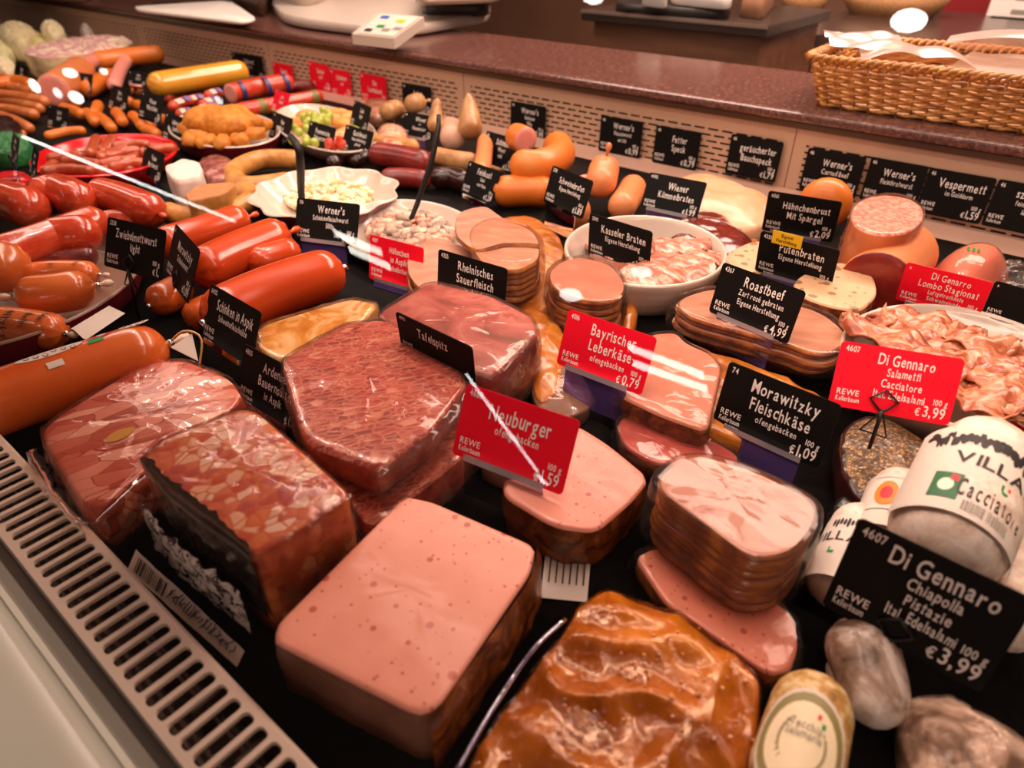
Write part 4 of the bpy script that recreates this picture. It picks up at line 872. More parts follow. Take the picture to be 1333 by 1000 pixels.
poly = pxpoly([(184, 600), (212, 572), (325, 527), (452, 640), (452, 648), (334, 722), (318, 715)], .07, 2, .10)
wrap_film(t, poly, sum(poly, Vector())/len(poly), .07, D, .003, .004, 20, FILM)
BLKF = plain('black_printed_film', '#2c211c', .2, coat=.7, bscale=50, bstr=.7)
def side_sheet(t, pxs, zt, zb, m, name, out=.004, amp=.004, seed=1, lipin=.012, nrow=14):
    pts = [at(x, y, zt) for x, y in pxs]; P = catmull(pts, 40); c = Vector(t['base_']); g = Geo(); L = []
    for i in range(nrow):
        u = i/(nrow-1); rw = []
        for j, p in enumerate(P):
            d = Vector((p.x-c.x, p.y-c.y, 0)).normalized(); z = zt+.0035+(zb-zt)*max(0, (u-.12)/.88)
            q = Vector((p.x, p.y, z)) + d*(out if u > .12 else out - (lipin+.006*nz((j*.35, seed, 0), 1))*(1-u/.12))
            q += d*abs(nz(Vector((p.x, p.y, z)), 48, seed))*amp*2*u + Vector((0, 0, nz(p, 90, seed)*.001)); rw.append(q)
        L.append(rw)
    g.loft(L, False, False, closed=False); return g.build(name, m, t)
side_sheet(t, [(186, 598), (210, 628), (258, 668), (326, 722)], .07, -.012, BLKF, 'black_film', seed=5)
def printed_sheet():
    tt = NT('printed_white_film'); co = tt.coord(); n = tt.noise(co, 55, 5, .7, 1.5); c = tt.ramp(n.outputs[0], [(.44, '#231b1c'), (.5, '#cfc2ba'), (.62, '#efe4da')]); return tt.pbsdf(c, .25, coat=.5)
PRF = printed_sheet()
g = Geo(); a = [at(*p, D+.004) for p in ((166, 742), (182, 726), (322, 858), (308, 868))]
L = [[a[0].lerp(a[3], i/20) + Vector((0, 0, .002*nz(a[0].lerp(a[3], i/20), 60))) for i in range(21)], [a[1].lerp(a[2], i/20)+Vector((0, 0, .012+.004*nz(a[1].lerp(a[2], i/20), 60, 2))) for i in range(21)]]
g.loft(L, False, False, closed=False); g.build('paper_label', PAPER, t)
g = Geo()
for k in range(16):
    u = .06+k*.018; p = a[0].lerp(a[3], u); q = a[1].lerp(a[2], u)+Vector((0, 0, .012)); dx = (a[3]-a[0]).normalized()*rnd.choice([.0008, .0016, .0025]); up = Vector((0, 0, .0025)); p = p.lerp(q, .1); q = p.lerp(q, .75)
    g.add([p+up, p+dx+up, q+dx+up, q+up], [(0, 1, 2, 3)])
g.build('bar_marks', DARKINK, t, smooth=False)
g = Geo()
for k in range(26):
    u = .38+k*.022; p = a[0].lerp(a[3], u); q = a[1].lerp(a[2], u)+Vector((0, 0, .012)); m1 = p.lerp(q, rnd.uniform(.15, .4))+Vector((0, 0, .004)); m2 = p.lerp(q, rnd.uniform(.6, .95))+Vector((0, 0, .004))+(a[3]-a[0]).normalized()*.004
    g.tube([m1, m1.lerp(m2, .5)+(a[3]-a[0]).normalized()*rnd.uniform(-.004, .004), m2], .0006, 5)
g.build('pen_scribble', plain('violet_ink', '#2b1f4a', .5), t)
side_sheet(t, [(196, 660), (222, 690), (262, 724), (316, 768)], .02, D+.012, PRF, 'printed_film', out=.010, amp=.005, seed=9, lipin=.004)
loaf('corned_aspic_block', 'thick dark red corned aspic block in clear plastic in the middle of the front', 'aspic block', [(364, 468), (450, 420), (500, 415), (600, 472), (607, 500), (560, 560), (492, 612), (396, 577)], .055, .012, CORN, CORNS, None, it=2, k=.085, amp=.003, flare=-.05, seed=21)
t = bpy.data.objects['corned_aspic_block']; poly = pxpoly([(364, 468), (450, 420), (500, 415), (600, 472), (607, 500), (560, 560), (492, 612), (396, 577)], .055, 2, .085)
wrap_film(t, poly, sum(poly, Vector())/len(poly), .055, .0125, .003, .006, 22, FILM2)
loaf('corned_aspic_block', 'flat dark red aspic block lying under the thick corned one', 'aspic block', [(372, 520), (450, 470), (600, 520), (606, 590), (482, 690), (404, 575)], .0105, D, CORN, CORNS, FILM2, it=2, k=.08, amp=.003, seed=25)
loaf('beef_aspic_block', 'marbled pink beef aspic block in plastic behind the narrow black sign', 'aspic block', [(490, 408), (560, 366), (640, 385), (692, 412), (701, 432), (642, 490), (600, 480), (520, 440)], .05, D, MARB, MARBS, FILM2, it=2, k=.09, amp=.003, seed=28)
loaf('amber_aspic_slab', 'amber yellow aspic slab with pale meat beside the glossy orange sausage', 'aspic block', [(333, 432), (350, 420), (458, 388), (492, 396), (470, 420), (365, 470), (338, 455)], .035, D, YELA, YELA, FILM, it=1, k=.12, amp=.002, seed=31)

# glossy wrapped roast in front
def lump(name, label, cat, px, zt, zb, m, dome=.02, amp=.006, scale=22, seed=1, it=2, k=.22, wrap=None, ridg=True, flare=.0, parent=None, pname='body', n=110, side=None, group=None):
    poly = pxpoly(px, zt-(dome if dome > .02 else 0), it, k, n); c = sum(poly, Vector())/len(poly); t = parent or thing(name, label, cat, (c.x, c.y, zb), group)
    fs = [.02]+[i/26 for i in range(1, 27)]
    def hgt(q, f, off=0): 
        h = zt - dome*f**2.6
        v = nz(q, scale, seed); v2 = nz(q, scale*2.3, seed+1)
        return h + (-(abs(v)**.8)*amp*1.6+abs(v2)*amp*.4 if ridg else v*amp + v2*amp*.4) + off
    def loops(o):
        L = []
        for f in fs:
            lp = []
            for p in poly:
                q = Vector((c.x+(p.x-c.x)*(f+o*6*f), c.y+(p.y-c.y)*(f+o*6*f), zt)); q.z = hgt(q, f, o); lp.append(q)
            L.append(lp)
        for i in range(1, 7):
            u = i/6; lp = []
            for p, top in zip(poly, L[26]):
                e = 1+.03*math.sin(math.pi*u*.9)+flare*u+o*6; q = Vector((c.x+(p.x-c.x)*e, c.y+(p.y-c.y)*e, top.z+(zb-top.z)*u)); d = (p-c).normalized(); q += d*nz(q, scale*1.6, seed)*amp*.5*(1-u*.5); q.z = max(q.z, zb); lp.append(q)
            L.append(lp)
        return L
    L = loops(0)
    if side:
        g = Geo(); g.loft(L[:25], True, False); g.build('cut_face', m, t); g = Geo(); g.loft(L[24:], False, True); g.build('rind', side, t)
    else:
        g = Geo(); g.loft(L, True, True); g.build(pname, m, t)
    if wrap:
        g = Geo(); W = loops(.002)
        for lp in W:
            for q in lp: q.z += abs(nz(q, scale*2, seed+9))*amp*.5
        g.loft(W[:-1], True, False); g.build('plastic_wrap', wrap, t)
    return t
SPARK = film('beaded_film', '#fff2e2', .0, 90, .5, .04, .0, .5)
lump('wrapped_roast', 'glossy caramel brown roast under wrinkled film at the bottom edge', 'roast', [(585, 1030), (640, 930), (690, 860), (735, 812), (758, 770), (795, 746), (850, 766), (910, 795), (955, 832), (993, 868), (990, 930), (968, 1010), (940, 1070), (680, 1080)], .018, D, ROAST, .016, .011, 17, 4, 2, .15, SPARK)
loaf('meat_loaf', 'thick pink loaf slice pack lying under the wrapped slice stack', 'meat loaf', [(826, 726), (850, 712), (930, 730), (1034, 800), (1040, 840), (1030, 872), (1000, 878), (940, 835), (870, 790)], -.018, D, LEB2, RIMB, FILM, it=2, k=.14, amp=.002, seed=33)
# stacks of slices
def slice_stack(name, cat, toplab, reslab, grp, px, ztop, zbot, n, face, rim, it=2, k=.22, jit=.003, film_=FILM, seed=1, low=None, grow=.0, sagtop=0, wav=.0012):
    poly = pxpoly(px, ztop, it, k, 60); lowp = pxpoly(low, ztop, it, k, 60) if low else poly; th = (ztop-zbot)/n; r = random.Random(seed); top = None
    for i in range(n):
        z = ztop-th*(i+1); src = poly if i == 0 else lowp; c = sum(src, Vector())/len(src); dx, dy = (r.uniform(-jit, jit), r.uniform(-jit, jit)) if i else (0, 0); f = 1+grow*i/n + r.uniform(-.02, .02)*(i > 0)
        P = [Vector((c.x+(p.x-c.x)*f+dx, c.y+(p.y-c.y)*f+dy, 0)) for p in src]
        t = slice_thing(name, toplab if i == 0 else reslab, cat, P, z, th*.93, face, rim, grp, sag=sagtop if i == 0 else 0, seed=seed, wav=wav)
        if i == 0: top = t
    if film_:
        c = sum(lowp, Vector())/len(lowp); big = [Vector((max(abs(p.x-c.x), 0)*math.copysign(1, p.x-c.x)*1.05+c.x, (p.y-c.y)*1.05+c.y, 0)) for p in lowp]
        t = thing('slice_bag', 'clear plastic film around the ' + grp, 'plastic film', (c.x, c.y, zbot)); wrap_film(t, big, c, ztop+.001, zbot, .003, .0022, seed+40, film_); 
    return top
S_TOP = [(855, 620), (884, 597), (920, 594), (968, 607), (1004, 623), (1052, 647), (1066, 668), (1054, 696), (1028, 722), (978, 727), (944, 703), (896, 670), (860, 640)]
slice_stack('loaf_slice', 'meat slice', 'topmost large pink oval slice of the wrapped stack behind the caramel roast', 'pink loaf slice with brown rim lying in the wrapped stack behind the caramel roast', 'loaf slices in the large wrapped stack', S_TOP, .055, -.017, 9, HAMSL, RIMB, seed=5, film_=FILM2, jit=.0025)
N_TOP = [(712, 356), (728, 340), (762, 334), (795, 344), (814, 366), (812, 386), (790, 394), (755, 391), (722, 378)]
slice_stack('roast_slice', 'meat slice', 'topmost round pink slice of the small wrapped stack above the red 0,79 sign', 'round slice with yellow rim in the small wrapped stack above the red 0,79 sign', 'round slices in the small wrapped stack', N_TOP, .04, D, 9, HAMSL, RIMB, seed=7, jit=.004, film_=FILM)
M_TOP = [(591, 289), (594, 275), (606, 269), (632, 265), (646, 274), (664, 286), (686, 292), (701, 306), (704, 318), (690, 314), (660, 313), (638, 319), (622, 322), (606, 317), (593, 305)]
lump('roast_slab', 'flat orange brown roast under the pale chicken slices', 'roast', [(640, 290), (655, 278), (700, 278), (736, 312), (730, 345), (722, 392), (690, 402), (640, 370)], -.018, D, ORANGER, .006, .004, 20, 12)
slice_stack('chicken_slice', 'meat slice', 'large pale chicken slice on top of the stack left of the white bowl of pork', 'brown edged chicken slice in the stack left of the white bowl of pork', 'chicken slices in the middle stack', M_TOP, .055, -.017, 7, CHICK, RIMB, seed=9, jit=.004, low=[(610, 302), (640, 284), (685, 293), (705, 312), (704, 330), (675, 345), (630, 338)], film_=FILM2, sagtop=.004)
slice_stack('chicken_slice', 'meat slice', 'pale chicken slice with orange rim on top of the pack behind the half sunk sign', 'chicken slice under the pale one in the pack behind the half sunk sign', 'chicken slices behind the half sunk sign', [(528, 330), (545, 314), (572, 307), (600, 318), (632, 335), (652, 352), (640, 378), (600, 398), (555, 385), (530, 360)], .02, D+.001, 5, CHICK, RIMB, seed=12, jit=.003, film_=None)
slice_stack('turkey_slice', 'meat slice', 'uppermost pale roast slice in the flat pack under the 4,99 sign', 'brown edged roast slice in the flat pack under the 4,99 sign', 'roast slices in the flat pack', [(880, 390), (900, 380), (930, 373), (1000, 388), (1068, 404), (1095, 422), (1106, 440), (1090, 460), (1060, 462), (1020, 448), (930, 424), (884, 404)], .022, -.012, 5, CHICK, RIMB, seed=15, jit=.004, film_=FILM)
loaf('roast_half', 'dark roast piece under the flat pack of pale slices', 'roast', [(884, 412), (930, 395), (1040, 425), (1085, 450), (1060, 475), (940, 445)], -.013, D, BRICKR, CRUST, it=2, k=.2, amp=.003, seed=35)
lump('baked_roast', 'long brown crusted roast with a pink cut end behind the 1,09 sign', 'roast', [(880, 448), (900, 440), (950, 455), (1000, 468), (1040, 487), (1077, 508), (1082, 528), (1050, 560), (960, 560), (880, 530)], .005, D, ORANGER, .012, .005, 26, 14)
loaf('cooked_ham_slab', 'wrapped pink ham slab with brown edge beside the red 0,79 sign', 'cooked ham', [(800, 470), (848, 434), (880, 432), (893, 446), (925, 460), (940, 478), (930, 520), (922, 562), (860, 540), (802, 512)], .014, D, HAMSL, CRUST, FILM, it=2, k=.16, amp=.003, seed=37)
loaf('beef_pack', 'wrapped raw red beef piece in front of the pink ham slab', 'beef', [(802, 548), (830, 535), (925, 572), (962, 592), (960, 606), (900, 606), (850, 603), (812, 580)], -.012, D, noisy('raw_beef', [(.3, '#8a2f28'), (.5, '#b4524a'), (.7, '#c9766a')], 14, .3, .3, coat=.5), CRUSTD, FILM, it=2, k=.2, amp=.003, seed=39)
lump('roast_end', 'brown roast end lying left of the small round wrapped stack', 'roast', [(668, 402), (690, 392), (720, 402), (740, 436), (735, 470), (728, 505), (700, 520), (690, 470)], -.004, D, ORANGER, .010, .004, 24, 16)
lump('wrapped_loaf_end', 'greyish wrapped loaf end behind the red 1,59 sign', 'meat loaf', [(690, 470), (712, 452), (745, 470), (770, 500), (768, 530), (720, 540), (694, 520)], -.012, D, noisy('grey_brown_loaf', [(.3, '#6b4a3c'), (.7, '#93705e')], 20, .4, .3), .006, .003, 20, 18, wrap=FILM)
lump('ham_knuckle', 'small brown ham knuckle right of the round wrapped stack', 'roast', [(808, 392), (818, 382), (830, 386), (832, 402), (824, 420), (812, 425)], .0, D, ORANGER, .012, .004, 30, 19)
loaf('turkey_roast', 'cream coloured roast half with speckled cut and brown crust at the right', 'roast', [(1030, 368), (1060, 348), (1092, 340), (1122, 348), (1139, 362), (1143, 384), (1120, 405), (1080, 398), (1045, 386)], .03, D, TURK, CRUST, None, it=2, k=.2, amp=.003, seed=41, flare=.04)
loaf('sliced_roast', 'pale roast slices with dark specks left of the sign with the yellow sticker', 'roast', [(936, 342), (955, 324), (985, 312), (1010, 318), (1005, 352), (970, 356)], .012, D, TURK, RIMB, None, it=2, k=.2, amp=.002, seed=43)
lump('cream_roast', 'large cream coloured mound of fat roast at the back of the deck', 'roast', [(862, 252), (872, 236), (905, 228), (955, 239), (992, 252), (1008, 266), (1004, 288), (980, 300), (920, 290), (870, 275)], .03, D, CREAM, .03, .006, 14, 21, ridg=False)
lump('smoked_bacon', 'dark red brown smoked bacon piece in front of the cream mound', 'bacon', [(870, 290), (890, 268), (920, 262), (946, 268), (962, 284), (985, 298), (975, 322), (930, 318), (890, 310)], .022, D, BRICKR, .018, .006, 20, 23)
lump('smoked_bacon', 'orange brown bacon rind piece right of the round white bowl of pork', 'bacon', [(925, 326), (950, 312), (985, 300), (992, 314), (985, 330), (955, 346), (935, 345)], .0, D, ORANGER, .010, .005, 26, 25)
t = loaf('standing_sausage', 'thick sausage standing on end with a speckled pink cut top at the back right', 'sausage', [(1108, 280), (1112, 266), (1130, 256), (1158, 253), (1185, 258), (1202, 270), (1203, 286), (1186, 301), (1158, 306), (1128, 302), (1112, 292)], .092, D, PINKSP, ORF2, FILM, it=2, k=.22, amp=.003, seed=45, bulge=-.03, flare=.10)

# ================================================================== SAUSAGES
def SS(label, px, r, m, **k): return sausage(k.pop('name', 'sausage'), label, k.pop('cat', 'sausage'), px, r, m, **k)
h = SS('thick burnt orange printed sausage lying along the front left by the grille', [(-70, 548), (80, 496), (218, 449)], 41, ORB, clip=(0, 3), wr=.04, seed=2, lift=.014)
LB = (Vector(h['p1_'])-Vector(h['p0_'])).length
def swirl(s0, s1, a0, a1, k):
    patch_tube(h, s0, s1, a0, a1, PAPER, 'white_swirl_label', fn='ellipse', frac=1.014)
    for i in range(k):
        u = s0+(s1-s0)*(.12+.8*i/k); v = a0+(a1-a0)*(.3+.12*(i % 3))
        patch_tube(h, u, u+(s1-s0)*.5/k, v, v+(a1-a0)*.42, DARKINK, 'dark_swirl', fn='ellipse', frac=1.022)
        patch_tube(h, u+(s1-s0)*.06/k, u+(s1-s0)*.42/k, v+(a1-a0)*.08, v+(a1-a0)*.36, plain('pale_pink_ink', '#e8b7b0', .5) if 'pale_pink_ink' not in MATS and i == 0 else bpy.data.materials['pale_pink_ink'], 'pink_swirl', fn='ellipse', frac=1.03)
swirl(LB-.168, LB-.092, -.42, .12, 6); swirl(LB-.048, LB-.010, -.5, -.08, 4)
patch_tube(h, LB-.088, LB-.070, -.08, .16, GREENINK, 'green_mark', frac=1.016); patch_tube(h, LB-.080, LB-.060, -.34, -.06, REDINK, 'red_mark', fn='ellipse', frac=1.018); patch_tube(h, LB-.076, LB-.064, -.28, -.13, PAPER, 'white_mark', fn='ellipse', frac=1.026)
patch_tube(h, LB-.140, LB-.122, .38, .62, PAPER, 'torn_sticker', frac=1.014); patch_tube(h, LB-.205, LB-.186, -.05, .25, REDINK, 'red_mark', fn='ellipse', frac=1.016)
g = Geo(); e = Vector(h['p1_']); q = [e, e+Vector((.015, .02, .018)), e+Vector((.04, .03, .012)), e+Vector((.055, .01, -.02))]; g.tube(catmull(q, 14), .0016, 6); g.build('string_loop', plain('yellow_string', '#d9a86a', .6), h)
g = Geo(); A_, B_, C_ = at(222, 452, .02), at(250, 434, .03), at(258, 470, .01); g.add([A_, B_, C_, A_+Vector((0, 0, -.0008)), B_+Vector((0, 0, -.0008)), C_+Vector((0, 0, -.0008))], [(0, 1, 2), (5, 4, 3), (0, 3, 4, 1), (1, 4, 5, 2), (2, 5, 3, 0)])
tag(g.build('paper_tag', PAPER, smooth=False), 'folded white paper tag with red stripe at the tip of the big printed sausage', 'tag')
# glossy orange sausages behind
SS('rear glossy orange red sausage crossed by the end of the white light reflection', [(200, 322), (262, 304), (322, 283)], 22, ORS, clip=(0, 2), lift=.03, seed=3)
SS('long glossy orange red sausage puckered at its left end beside the aslant sign', [(252, 358), (310, 330), (374, 304)], 28, ORS, clip=(1, 2), lift=.02, wr=.17, seed=4)
SS('small tied orange sausage with gathered end between the two big glossy ones', [(320, 343), (350, 337), (390, 325)], 20, ORS, clip=(3, 0), lift=.02, wr=.12, seed=5)
SS('biggest glossy orange red sausage in front, beside the amber aspic slab', [(268, 420), (350, 382), (445, 350)], 35, ORS, clip=(1, 1), lift=.015, wr=.05, seed=6)
SS('short orange sausage half hidden below the aslant black sign', [(196, 398), (215, 388), (246, 372)], 22, ORB, clip=(1, 1), wr=.1, seed=7)
SS('orange sausage end peeping out left of the sign beside the big printed sausage', [(245, 418), (262, 408), (290, 395)], 21, ORB, wr=.08, seed=8)
# dark red tray at the left and its sausages
def bowl_px(name, label, Lp, Rp, Tp, Bp, zr, depth, mi_, mo_, **k):
    a, b, c, d = at(*Lp, zr), at(*Rp, zr), at(*Tp, zr), at(*Bp, zr); ctr = (a+b+c+d)/4; x, y = prj(ctr); rx = (b-a).length/2; ry = (d-c).length/2; rot = math.atan2(b.y-a.y, b.x-a.x)
    return bowl(name, label, (x, y), zr, rx, ry, rot, depth, mi_, mo_, **k)
bowl_px('serving_tray', 'large dark red tray with white inside holding the small printed sausages at the left', (-165, 396), (184, 362), (45, 286), (6, 430), .004, .043, plain('brown_grey_inside', '#8a6a58', .35), DISHR, foot=.9)
def mor(label, px, r, lift=.02, **k): return SS(label, px, r, ORP, lift=lift, clip=k.pop('clip', (3, 3)), wr=k.pop('wr', .1), **k)
mor('plump orange sausage standing out at the left edge above the dark red tray', [(-30, 360), (2, 348), (28, 335)], 33, lift=.02, seed=11, clip=(0, 0))
s = mor('orange sausage with metal clips at both ends in the middle of the dark red tray', [(22, 386), (75, 382), (124, 372)], 26, lift=.018, seed=12)
s = mor('printed orange sausage at the left edge inside the dark red tray, with black lettering', [(-50, 420), (20, 424), (84, 434)], 24, lift=.006, seed=13); LB = (Vector(s['p1_'])-Vector(s['p0_'])).length
on_tube(s, 'morawitzky', LB*.52, -.1, .022, DARKINK, along=False); on_tube(s, 'Zwiebelm.', LB*.70, -.1, .016, DARKINK, along=False); on_tube(s, 'Feine', LB*.84, -.1, .016, DARKINK, along=False)
s = mor('printed orange sausage behind the clipped one in the dark red tray', [(20, 362), (75, 357), (128, 358)], 18, lift=.012, seed=14); LB = (Vector(s['p1_'])-Vector(s['p0_'])).length
on_tube(s, 'mor', LB*.45, -.3, .018, DARKINK, along=False); on_tube(s, 'Feine', LB*.75, -.3, .014, DARKINK, along=False)
SS('dark wrapped sausage below the shiny red one at the back of the dark red tray', [(30, 345), (80, 340), (128, 330)], 15, noisy('dark_wrapped', [(.3, '#4a1a16'), (.6, '#8a3a30'), (.8, '#b06a5a')], 40, .25, .4, coat=.5), lift=.012, seed=15)
SS('shiny red sausage left of the aslant pair of black signs', [(50, 312), (90, 306), (132, 303)], 25, METT, lift=.03, wr=.06, seed=16)
SS('long red sausage with a row of bright sparkles running to the left edge', [(-20, 338), (60, 312), (138, 284)], 23, METT, lift=.035, wr=.05, seed=17)
SS('round red sausage in front of the red tray of frankfurters', [(40, 262), (75, 252), (112, 266)], 25, METT, lift=.025, wr=.06, seed=18)
SS('red sausage with loose casing strip right of the round red one', [(122, 250), (165, 262), (205, 278)], 22, METT, lift=.025, clip=(0, 2), wr=.07, seed=19)
SS('red sausage at the left edge below the edge-on signs', [(-40, 270), (5, 262), (50, 275)], 26, METT, lift=.03, wr=.06, seed=20)
SS('small red sausage half hidden below the one with the loose casing strip', [(120, 294), (150, 288), (188, 290)], 15, METT, lift=.01, wr=.06, seed=21)
lump('red_paper', 'bright red paper at the left edge in front of the edge-on signs', 'paper', [(-20, 222), (20, 214), (42, 226), (38, 240), (0, 246), (-24, 242)], .0, D, DISHP, .01, .004, 20, 27)

# golden rings, white bundle
SS('golden smoked ring sausage beside the scalloped white bowl', [(392, 208), (340, 208), (305, 225), (322, 243), (385, 236)], 13, GOLDR, lift=.01, seed=22, name='ring_sausage')
SS('golden smoked ring sausage lying in front of the cut pate piece', [(306, 242), (330, 258), (300, 274), (250, 284), (212, 275)], 14, GOLDR, lift=.005, seed=23, name='ring_sausage')
loaf('pate_piece', 'cut tan pate piece inside the golden ring sausages', 'pate', [(240, 253), (258, 240), (304, 236), (306, 241), (292, 252), (246, 262)], .035, D, TAN, GOLDR, it=1, k=.15, amp=.002, seed=47)
lump('cloth_bundle', 'white cloth wrapped bundle behind the golden ring sausages', 'sausage', [(212, 214), (232, 203), (256, 205), (263, 216), (258, 226), (226, 230)], .042, D, SKINW, .006, .004, 20, 29, k=.14)
lump('wrapped_pack', 'clear wrapped reddish pack behind the white cloth bundle', 'meat pack', [(255, 206), (275, 195), (305, 205), (310, 222), (280, 228), (262, 220)], .012, D, noisy('dark_pack', [(.3, '#4a1c18'), (.5, '#a05a58'), (.7, '#e0c0c0')], 20, .25, .3, coat=.5), .008, .004, 24, 31, wrap=FILM)

# red tray of frankfurters
bowl_px('serving_tray', 'oval bright red tray full of thin frankfurters', (40, 216), (233, 190), (150, 174), (118, 229), .0, .04, DISHP, DISHP, foot=.8, wall=.01)
r = random.Random(5)
spots = [(70, 215, 60), (85, 205, 10), (105, 212, -10), (125, 218, 5), (150, 212, 20), (95, 222, -5), (70, 200, 40), (120, 198, 15), (160, 200, 25), (185, 196, 20), (140, 190, 75), (122, 190, 80), (100, 190, 30), (180, 206, 30), (205, 196, 20), (150, 222, 8), (165, 215, 20), (78, 222, 15), (112, 208, 30), (135, 205, -8), (170, 190, 10), (195, 202, 12), (90, 212, 70), (148, 200, 40), (130, 222, 4), (110, 224, 12)]
for i, (x, y, a) in enumerate(spots):
    c, s_ = math.cos(R(a))*26, math.sin(R(a))*11
    SS('thin red brown frankfurter in the oval red tray', [(x-c, y+s_), (x, y-1.5), (x+c, y-s_)], 6.5, noisy('frankfurter_skin', [(.3, '#9a3a20'), (.7, '#c25f3a')], 30, .3, .1, coat=.4) if i == 0 else MATS['frankfurter_skin'], lift=.012+.012*(i % 3), seed=i, n=14, name='frankfurter', group='frankfurters in the oval red tray')
# thin smoked sausages at the far left
THIN = noisy('thin_smoked_skin', [(.3, '#b5552a'), (.6, '#d07a40'), (.8, '#dd9560')], 20, .35, .15, coat=.3)
for i, (a, b, rr) in enumerate([((-20, 98), (55, 118), 7), ((-20, 108), (60, 126), 7), ((-20, 122), (62, 133), 7), ((-10, 132), (70, 128), 6.5), ((-20, 140), (48, 150), 7), ((0, 150), (40, 168), 6.5), ((-20, 128), (55, 142), 6.5), ((-20, 156), (30, 176), 6), ((20, 116), (62, 112), 6)]):
    SS('thin orange brown smoked sausage in the pile at the far left edge', [a, ((a[0]+b[0])/2, (a[1]+b[1])/2-2), b], rr, THIN, lift=.008*(i % 3), seed=i+3, n=14, name='thin_sausage', group='thin smoked sausages in the far left pile')
lump('dark_meat', 'dark cured piece at the left edge below the thin smoked sausages', 'meat', [(-20, 150), (10, 142), (30, 160), (10, 172), (-20, 172)], .01, D, DARKHAM, .01, .004, 20, 33)
lump('green_garnish', 'bright green plastic leaf garnish at the left edge above the edge-on signs', 'garnish', [(-20, 170), (10, 165), (34, 172), (36, 186), (10, 194), (-20, 192)], .012, D, LEAF, .008, .012, 60, 35)
for i, (x, y, x2, y2) in enumerate([(150, 146, 160, 160), (172, 150, 186, 166), (150, 128, 170, 134), (176, 136, 196, 146), (204, 152, 226, 166), (186, 168, 206, 176), (236, 112, 256, 106), (128, 136, 122, 150), (112, 146, 124, 160), (126, 150, 146, 168), (88, 122, 100, 134), (80, 140, 108, 150)]):
    SS('small orange sausage in the row behind the red tray of frankfurters', [(x, y), ((x+x2)/2+1, (y+y2)/2-1), (x2, y2)], 7, ORF, seed=i, n=14, lift=.01, name='small_sausage', group='small orange sausages behind the red tray')
SS('orange stubby sausage with a green band just behind the red tray', [(58, 178), (85, 172), (112, 170)], 6, ORF, lift=.02, n=14, seed=4)
# far back left
SS('cut pink ham sausage with orange skin at the far left', [(70, 118), (90, 104), (108, 90)], 19, ORF2, seed=31, capm=PINKC, cut=(1, 0), lift=.0)
SS('orange sausage with a pink paper band at the far back left', [(120, 80), (165, 74), (214, 70)], 11, ORF, lift=.03, seed=32)
SS('pale pink ham sausage leaning upright behind the far left black signs', [(148, 112), (156, 92), (166, 76)], 8, PINKC, lift=.03, seed=33)
SS('orange sausage left of the cut pink ham piece with black sign', [(112, 118), (130, 108), (146, 98)], 11, ORF, lift=.0, seed=34)
SS('short pinkish sausage below the one with the pink paper band', [(104, 90), (114, 84), (122, 78)], 9, PINKC, lift=.04, seed=35)
gs = SS('long golden yellow sausage with a white label strip at the far back left', [(193, 112), (250, 103), (322, 92)], 15, noisy('golden_casing', [(.3, '#cf8a1a'), (.7, '#e6a838')], 5, .2, .05, coat=.6), seed=36, lift=.02); LB = (Vector(gs['p1_'])-Vector(gs['p0_'])).length
patch_tube(gs, LB*.1, LB*.55, -.6, -.25, PAPER, 'white_label', frac=1.01)
rs = SS('red salami with blue bands and a pink cut end at the far back', [(300, 122), (335, 114), (382, 107)], 12, REDB, capm=PINKC, cut=(1, 0), seed=37, lift=.015); LB = (Vector(rs['p1_'])-Vector(rs['p0_'])).length
BLUEB = plain('blue_band', '#2b3a78', .4)
for u in (.12, .5, .8): patch_tube(rs, LB*u, LB*(u+.06), -2.5, 2.5, BLUEB, 'blue_band', frac=1.015)
rs = SS('red salami with a green band in front of the blue banded one', [(305, 146), (350, 138), (420, 126)], 10, REDB, seed=38, lift=.0); LB = (Vector(rs['p1_'])-Vector(rs['p0_'])).length
for u in (.25, .85): patch_tube(rs, LB*u, LB*(u+.07), -2.5, 2.5, plain('olive_band', '#7d7a38', .5) if u < .5 else MATS['olive_band'], 'green_band', frac=1.015)
SS('red pepper salami lying behind the four red signs', [(345, 119), (380, 113), (410, 112)], 8, REDS, seed=39)
for i, (x, y, x2, y2) in enumerate([(214, 128, 240, 120), (222, 140, 250, 130), (240, 134, 268, 128), (254, 146, 284, 138), (268, 126, 290, 120), (230, 150, 252, 146), (262, 138, 284, 130)]):
    s = SS('small red sausage in a red and white casing below the long golden sausage', [(x, y), ((x+x2)/2, (y+y2)/2-1), (x2, y2)], 6.5, REDB, seed=i, n=14, lift=.012*(i % 2), name='small_salami', group='small red and white salamis'); LB = (Vector(s['p1_'])-Vector(s['p0_'])).length
    patch_tube(s, LB*.2, LB*.5, -1.2, 1.2, PAPER, 'white_band', frac=1.03, nu=6, nv=8); patch_tube(s, LB*.6, LB*.8, -1.2, 1.2, plain('lilac_band', '#7a6aa8', .5) if i == 0 else MATS['lilac_band'], 'lilac_band', frac=1.03, nu=6, nv=8)
loaf('cream_cheese_slab', 'long cream cheese slab with pinkish lilac topping at the far left', 'cheese', [(26, 66), (60, 54), (110, 47), (160, 46), (178, 56), (140, 64), (90, 72), (50, 75)], .05, D, noisy('lilac_cream', [(.35, '#e9d7b4'), (.5, '#c98a92'), (.6, '#efe0c0'), (.75, '#d7a9a0')], 9, .6, .3), noisy('cream_side', [(.3, '#a88c62'), (.7, '#dcc496')], 12, .6, .4), it=2, k=.2, amp=.010, seed=49, topamp=.022)
